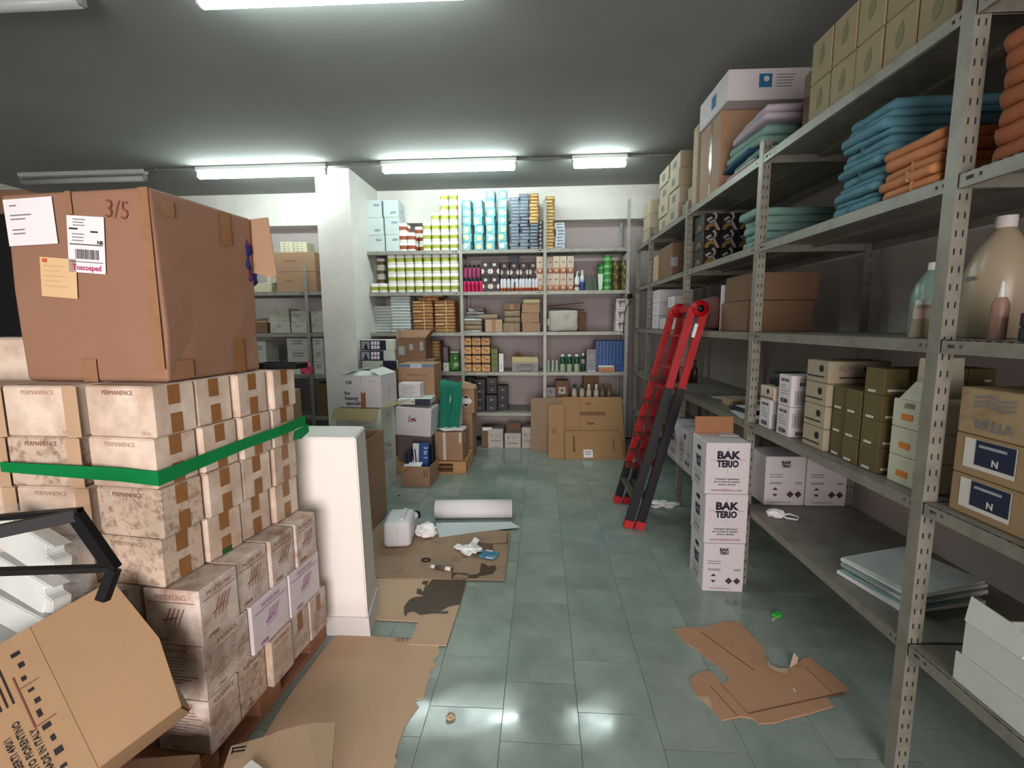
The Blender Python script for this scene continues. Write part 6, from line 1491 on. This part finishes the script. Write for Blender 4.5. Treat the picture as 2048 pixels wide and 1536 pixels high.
t = thing('applicator_bottle', 'slim pinkish bottle beside the near post', 'bottle', (rs(1.44)+.10, 1.435, z), 0); obj('bottle_body', lathe([(.018, 0), (.02, .003), (.02, .10), (.012, .12)], 12), mat('pinkish_bottle', (150, 118, 104), .4), t); obj('nozzle', lathe([(.008, .12), (.003, .165)], 8), m_wp, t)
t = rbox('brown_carton', 'brown carton behind the cream bottles', 'box', 1.05, 1.30, z, .10, .22, m_card_dark, .47)
# --- fourth level, near bay: numbered cartons, emblem boxes, gold boxes, white boxes
z = RAZ(1, 3)
def num_box(label, y0, y1, zz_, num, inset=.05, w=.13, h=.172, rz=0.0, swap=False):
    t = rbox('numbered_carton', label, 'box', y0, y1, zz_, w, h, m_white_card, inset, 'numbered white cartons', rz, .002); D = (w, y1-y0, h)
    face(t, 'l', text('NAK NAK', .020, .0006, .8), m_ink_black, 0, h*.33, D, 'lettering'); face(t, 'l', bars(4, .075, .003, .014, 2), m_ink_grey, 0, h*.16, D, 'printed_lines'); face(t, 'l', text(num, .030, .0010, .85), m_ink_black, 0, -h*.34, D, 'number')
    face(t, 'f', text(num, .026, .0009, .9), m_ink_black, 0, h*.22 if not swap else -h*.38, D, 'number'); rb = random.Random(3); bl = []; x = -.04
    while x < .04: ww = rb.choice((.0012, .0022, .003)); bl.append(rect(x, x+ww, -.032, .022)); x += ww+.0018
    face(t, 'f', flat(bl), m_ink_grey, 0, -h*.18 if not swap else h*.1, D, 'barcode'); face(t, 'f', flat([rect(-.047, .047, -.038, -.036), rect(-.047, .047, .026, .028), rect(-.047, -.045, -.038, .028), rect(.045, .047, -.038, .028)]), m_ink_black, 0, -h*.18 if not swap else h*.1, D, 'barcode_frame'); face(t, 'f', bars(2, .06, .003, .01, 1), m_ink_grey, 0, h*.38, D, 'printed_lines')
    return t
num_box('white numbered carton ending in five, beside the post', 2.53, 2.645, z, '85385', .03, .125, .155)
t = rbox('emblem_carton', 'low beige carton with round emblem on the numbered carton', 'box', 2.50, 2.65, z+.157, .15, .07, m_stain, .03); face(t, 'l', flat([disc(.01, .008, .014)]), m_ink_black, 0, 0, (.15, .15, .07), 'round_emblem'); face(t, 'l', flat([disc(-.06+i*.012, -.026, .0045, 6) for i in range(11)]), m_ink_black, 0, 0, (.15, .15, .07), 'bead_line')
num_box('white numbered carton ending in four, lower', 2.345, 2.46, z, '85384', .03, .125, .150, 0, True); num_box('white numbered carton ending in four, upper', 2.345, 2.46, z+.152, '85384', .03, .135, .155)
solo('black_hair_piece', soft(.20, .14, .075, .014, 6, 2, nx=10, ny=10, nz_=5), mat('black_hair', (14, 14, 20), .6), 'black padded piece lying on the beige carton', 'padding', (rs(2.55)+.15, 2.56, z+.229), R(5))
for i in range(4):
    w, h = .26, .088
    t = rbox('emblem_carton', 'beige carton with round emblem and bead line, %s up beside the gold boxes' % ORD[i], 'box', 2.085, 2.245, z+i*(h+.012), w, h+.010, mat('beige_carton', (164, 150, 128), .65, rand=.04), .04, 'round-emblem cartons'); D = (w, .16, h+.01)
    for sd, q in (('l', .16), ('f', .2)):
        face(t, sd, flat([disc(.03, .014, .016)]), m_ink_black, 0, 0, D, 'round_emblem'); face(t, sd, flat([disc(-q*.4+k*.011, -.022, .0048, 6) for k in range(int(q*.8/.011))]), m_ink_black, 0, 0, D, 'bead_line')
    face(t, 'f', text('BIONISED', .034, .0004, .8), m_ink_grey, -.03, .018, D, 'lettering')
m_goldb = mat('olive_gold_box', (98, 86, 52), .5, rand=.07, var=.1, scale=8)
for c, (y0, y1) in enumerate(((1.985, 2.07), (1.885, 1.975), (1.775, 1.875))):
    for r_ in range(3 if c < 2 else 4):
        h = .098; n_ = 3
        t = rbox('gold_box', 'olive gold box, %s row up, %s column along the shelf edge' % (ORD[r_], NTH[c]), 'box', y0, y1, z+r_*(h+.001), .095, h, m_goldb, .05+.01*(c == 0), 'olive gold boxes', 0, .002); D = (.095, y1-y0, h)
        face(t, 'l', flat([rect(-.030, .012, -.006, .004)]), m_offw, 0, -h*.38, D, 'white_strip'); face(t, 'f', flat([rect(-.035, .03, -.004, .005)]), m_offw, 0, -h*.32, D, 'white_strip')
for c in range(3):
    for r_ in range(4):
        y0, y1 = 1.775, 1.875; h = .098; w = .095
        t = carton('gold_box', 'olive gold box behind the edge column, %s row up, %s from it' % (ORD[r_], NTH[c]), 'box', (rs(1.825)+.05+.0965*(c+1)+w/2, 1.825, z+r_*(h+.001)), RSA, w, .098, h, m_goldb, 'olive gold boxes', .002); D = (w, .098, h)
        face(t, 'f', flat([rect(-.035, .03, -.004, .005)]), m_offw, 0, -h*.32, D, 'white_strip'); face(t, 'f', flat([rect(-.004, .02, -.004, .005)]), m_offw, .01, .005, D, 'white_strip')
m_whb = mat('white_cream_box', (206, 200, 180), .6, rand=.02, var=.03)
for r_ in range(3):
    h = .098
    t = rbox('white_box', 'white box with orange label, %s of the three by the near post' % ('bottom', 'middle', 'top')[r_], 'box', 1.565, 1.725, z+r_*(h+.002), .25, h, m_whb, .05, 'white boxes with orange labels', 0, .002); D = (.25, .16, h)
    face(t, 'l', flat([rect(-.024, .024, -.011, .011)]), mat('orange_label', (216, 130, 50), .6, rand=0), -.015, -.01, D, 'orange_label'); face(t, 'l', bars(3, .04, .002, .012, r_), m_ink_grey, .05, .012, D, 'printed_lines')
    if r_ == 2:
        face(t, 'l', scribble(.55, 5), m_ink_grey, -.01, .03, D, 'handwriting')
        for u_, m_ in ((-1, m_whb), (1, m_whb)): pass
        obj('lid', prism([(-.08, 0), (.08, 0), (.075, .14), (-.075, .14)], .003), m_whb, t, (.02, .072, h), (R(88), 0, R(0)))
        obj('lid_side', prism([(0, 0), (.13, 0), (.10, .07), (.02, .07)], .003), m_whb, t, (-.12, .06, h), (R(60), 0, R(-90)))
# --- fourth level beyond the near post
z = RAZ(0, 3)
m_brn = mat('tan_old_carton', (148, 123, 92), .7, rand=.04, var=.08, scale=6)
for r_ in range(3):
    h = (.118, .118, .135)[r_]; z0 = z+(0, .12, .24)[r_]
    t = rbox('labelled_carton', ('old tan carton with navy label, lowest past the near post', 'old tan carton with navy label, middle of three', 'old tan carton with wave logo on top of the labelled ones')[r_], 'box', 1.20, 1.455, z0, .30, h, m_brn if r_ < 2 else mat('mottled_carton', (156, 134, 102), .7, rand=0, spots=(120, 96, 72), sscale=14, scover=.4), .035, 'old tan cartons past the near post'); D = (.30, .255, h)
    if r_ < 2:
        face(t, 'l', flat([rect(-.075, .075, -.043, .043)]), m_offw, -.02, .008, D, 'label'); face(t, 'l', flat([rect(-.04, .072, -.030, .042)]), mat('navy_label', (28, 36, 62), .5, rand=0), -.02, .008, D, 'navy_panel', 0, .002); face(t, 'l', text('N', .026, .001), m_offw, .0, -.006, D, 'lettering', 0, .0027); face(t, 'l', flat([rect(-.03, .05, .022, .030)]), m_photo, -.02, .008, D, 'printed_line', 0, .0027)
    else:
        face(t, 'l', text('WELLA', .040, .0012, .85), m_ink_grey, -.02, -.035, D, 'lettering'); 
        for k in range(3): face(t, 'l', flat([[(-.06, .0), (-.02, .008), (.02, -.002), (.055, .004), (.055, .010), (.02, .004), (-.02, .014), (-.06, .006)]]), m_ink_grey, -.02, .012+k*.013, D, 'wave_logo')
for r_ in range(2): rbox('pale_carton', 'pale carton at the photo edge, fourth level, %s' % ('lower', 'upper')[r_], 'box', 1.06, 1.19, z+r_*.102, .24, .10, m_whb, .05, 'pale cartons at the photo edge')
# fourth level, second bay: papers, folder, small cartons
z = RAZ(2, 3)
solo('paper_sheet', box(.24, .30, .002), m_paper, 'white sheet of paper at the back of the fourth level', 'paper', (rs(3.6)+.30, 3.55, z), RSA+R(15)); solo('paper_sheet', box(.20, .28, .002), m_paper, 'white sheet of paper at the shelf edge above the detergent cartons', 'paper', (rs(2.95)+.13, 2.93, z), RSA+R(-10))
t = carton('small_carton', 'small tan carton lying on the fourth level', 'box', (rs(3.30)+.16, 3.28, z), RSA, .12, .10, .05, m_card_pale); face(t, 'f', flat([rect(-.03, .03, -.01, .01)]), m_card_dark, 0, 0, (.12, .10, .05), 'label')
t = carton('small_carton', 'small pinkish carton at the back of the fourth level', 'box', (rs(3.2)+.44, 3.20, z), RSA, .18, .14, .085, mat('pinkish_box', (150, 130, 122), .7)); face(t, 'f', bars(2, .1, .006, .02, 1), m_ink_grey, 0, 0, (.18, .14, .085), 'printed_lines')
solo('dark_folder', box(.34, .24, .022, .003), m_navy, 'dark blue folder lying on the fourth level', 'folder', (rs(3.1)+.26, 3.05, z), RSA+R(8)); solo('paper_sheet', box(.30, .20, .003), m_paper, 'white sheet on top of the dark blue folder', 'paper', (rs(3.1)+.27, 3.06, z+.0225), RSA+R(4)); solo('crumpled_tissue', crumple(.13, .10, .05, 3, 3), m_tissue, 'crumpled tissue before the pinkish carton', 'tissue', (rs(3.1)+.46, 3.08, z+.027), 0)
for i in range(4):
    t = thing('dark_bottle', 'dark bottle at the far end, fourth level, %s' % NTH[i], 'bottle', (rs(4.5)+.12+.07*i, 4.55+.04*(i % 2), RAZ(3, 3)), 0, 'dark bottles on the fourth level'); obj('bottle_body', lathe([(.025, 0), (.028, .004), (.028, .13), (.014, .16), (.012, .2)], 12), mat('brown_glass', (52, 38, 30), .25), t); obj('cap', lathe([(.014, .2), (.014, .22)], 10), m_black, t)
# --- lowest level
z = RAZ(1, 4)
pts_ = [on_z(px, py, z) for px, py in ((1680, 1160), (1790, 1222), (1935, 1195), (1860, 1128))]
pc_ = sum(pts_, Vector())/4; rzp = math.atan2((pts_[2]-pts_[1]).y, (pts_[2]-pts_[1]).x); g = 'papers and covers on the lowest shelf'
for i, (m, h, dx, rr) in enumerate(((m_paper, .014, -.01, -4), (m_aqua, .012, .0, 3), (m_paper, .016, .012, -2), (mat('grey_green_cover', (126, 150, 142), .6), .010, -.006, 4), (m_paper, .012, .006, -1), (mat('blotchy_paper', (198, 206, 204), .7, rand=0, spots=(176, 184, 184), sscale=8, scover=.4), .010, .0, 2))):
    solo('paper_stack', box(.36-.012*(i % 2), .29, h, .002), m, ('white papers at the bottom of the pile on the lowest shelf', 'aqua cover between the white papers', 'thick white papers in the middle of the pile', 'grey-green cover under the upper papers', 'white papers under the top cover', 'pale blotchy cover on top of the paper pile')[i], 'paper', (pc_.x+dx, pc_.y+dx*.7, z+(0, .015, .028, .045, .056, .069)[i]), rzp+R(rr), g)
t = thing('dust_mask', 'white dust mask with elastic strap on the lowest shelf', 'mask', (*on_z(1550, 1033, z).xy, z), R(-20)); obj('cup', crumple(.085, .075, .05, 8, 3, .25), m_tissue, t); obj('strap', tube([(.03, .0, .012), (.07, .022, .018), (.115, .012, .01), (.10, -.02, .006), (.05, -.02, .008), (.03, 0, .012)], .005, 6), m_tissue, t)
z = RAZ(0, 4)
t = thing('open_carton', 'white open carton with torn flap on the lowest shelf', 'box', (rs(1.22)+.18, 1.20, z), RSA)
w, d, h = .32, .28, .19
for b in ((-w/2, w/2, -d/2, -d/2+.005), (-w/2, w/2, d/2-.005, d/2), (-w/2, -w/2+.005, -d/2+.005, d/2-.005), (w/2-.005, w/2, -d/2+.005, d/2-.005)): obj('panel', mesh('p', boxv(*b, 0, h), BOXF), m_white_green, t)
obj('bottom', mesh('p', boxv(-w/2+.005, w/2-.005, -d/2+.005, d/2-.005, 0, .005), BOXF), m_inside, t); obj('inner_liner', mesh('p', boxv(-w/2+.02, w/2-.02, -d/2+.02, d/2-.02, .06, .064), BOXF), m_card_dark, t)
obj('lower_sleeve', mesh('p', boxv(-w/2-.008, -w/2-.003, -d/2-.01, d/2+.01, -.001, .085), BOXF), m_white_green, t, (0, 0, .002)); obj('torn_flap', prism([(-.14, 0), (.02, 0), (.03, .05), (-.02, .07), (-.14, .075)], .004), m_white_green, t, (-w/2, 0, h), (R(82), 0, R(-90)))

# ================================================================== goods in the recess behind the pillar
def lx_(px, py, y): return on_y(px, py, y).x
z = LLV[0]+.0012; g = 'cartons in the recess'
m_lined = mat('line_printed_carton', (186, 180, 158), .65, rand=.03)
for c, (a, b) in enumerate(((508, 541), (541, 568), (568, 597))):
    y = LY+.04+.03*c; xa, xb = lx_(a, 480, y+.06), lx_(b, 480, y+.06)
    n = 2
    for r_ in range(n):
        t = carton('printed_carton', 'beige carton with lines of print, %s, %s from the big carton' % (('lower', 'upper')[r_], NTH[c]), 'box', ((xa+xb)/2, y+.36, z+.30+r_*.165 if c else z+.17*r_+.13), 0, xb-xa-.004, .20, .163, m_lined, g); D = (xb-xa-.004, .20, .163)
        for k in range(5): face(t, 'f', flat([rect(-.05, -.008, -.004, .004), rect(.012, .038, -.004, .004)]), m_ink_grey, 0, .06-k*.03, D, 'printed_words')
for i in range(2):
    y = LY+.02; xa, xb = lx_(548, 540, y), lx_(635, 540, y)
    t = carton('brown_carton', 'brown carton in the recess, %s of two beside the pillar' % ('lower', 'upper')[i], 'box', ((xa+xb)/2-.02, y+.17, z+i*.231), 0, xb-xa-.04, .28, .229, m_card, g); D = (xb-xa-.04, .28, .229); face(t, 'f', bars(1, .16, .02, .03, i), mat('faded_brown_print', (132, 104, 78), .8), -.06, .0, D, 'printed_word'); face(t, 'f', bars(1, .07, .006, .03, i), m_ink_grey, .12, .03, D, 'printed_line')
carton('carton', 'beige carton under the line-printed ones in the recess', 'box', (lx_(525, 540, LY+.2)-.1, LY+.38, z), 0, .36, .30, .125, m_lined)
carton('carton', 'beige carton behind the two brown cartons in the recess', 'box', (lx_(585, 540, LY+.3)+.04, LY+.46, z), 0, .32, .22, .295, m_lined)
m_mould = mat('mould_stained_carton', (176, 178, 164), .7, rand=.04, spots=(88, 84, 72), sscale=8, scover=.36, soft=.12)
z = LLV[1]+.0012
for i, (a, b, h, n) in enumerate(((536, 576, .145, 2), (580, 612, .13, 2), (620, 646, .26, 1))):
    y = LY+.04; xa, xb = lx_(a, 640, y), lx_(b, 640, y)
    for r_ in range(n):
        t = carton('mouldy_carton', 'mould-stained white carton, second recess shelf, %s place, %s' % (NTH[i], ('lower', 'upper')[r_]), 'box', (min((xa+xb)/2, -2.62), y+.15, z+r_*(h+.001)), R(random.uniform(-3, 3)), min(xb-xa, .24) if i < 2 else .16, .26, h, m_mould, g)
        face(t, 'f', bars(2, .08, .006, .02, i), m_ink_grey, 0, .02, (.2, .26, h), 'printed_lines')
t = carton('brown_carton', 'brown carton with open flap on the second recess shelf', 'box', (lx_(518, 640, LY+.05), LY+.18, z), 0, .17, .24, .13, m_card_dark, g); obj('flap', prism([(-.08, 0), (.08, 0), (.07, .1), (-.07, .1)], .004), m_card_pale, t, (0, -.12, .13), (R(25), 0, 0))
z = LLV[2]+.0012
for i, (a, b, h, n) in enumerate(((510, 532, .20, 2), (572, 620, .145, 3), (626, 646, .145, 3))):
    y = LY+.05; xa, xb = lx_(a, 710, y), lx_(b, 710, y)
    for r_ in range(n):
        t = carton('lined_carton', 'grey-white carton, third recess shelf, %s pile, %s up' % (NTH[i], ORD[r_]), 'box', (min((xa+xb)/2, -2.625), y+.15, z+r_*(h+.001)), 0, (xb-xa)*.92 if i < 2 else .13, .28, h, m_white_green, g); face(t, 'f', bars(2, .14 if i == 1 else .06, .012, .03, r_, .1), m_ink_grey, 0, .03, ((xb-xa)*.92, .28, h), 'printed_words')
m_pinkcl = mat('bright_pink_cloth', (226, 84, 116), .8, rand=0)
p = on_y(612, 748, LY-.06)
solo('pink_cloth', crumple(.15, .09, .17, 12, 3, .35), m_pinkcl, 'bright pink cloth hanging at the recess shelving post', 'cloth', (p.x, LY-.06, p.z), 0)
for i, (x, y, z0, w, h, m) in enumerate(((-2.86, 5.0, 0, .26, .42, m_card_dark), (-2.86, 5.0, .422, .22, .42, m_card), (-3.1, 5.02, 0, .2, .95, m_card_dark))):
    carton('carton', ('dark brown carton on the floor before the recess', 'tan carton on the dark one before the recess', 'tall dark carton before the recess shelving')[i], 'box', (x, y, z0), R(4), w, .28, h, m, g)
for i, x in enumerate((-2.64,)):
    carton('dark_carton', 'dark carton low on the recess shelving by the pillar', 'box', (x, LY+.2, LLV[3]+.0012), 0, .2, .3, .40, m_card_dark, g)
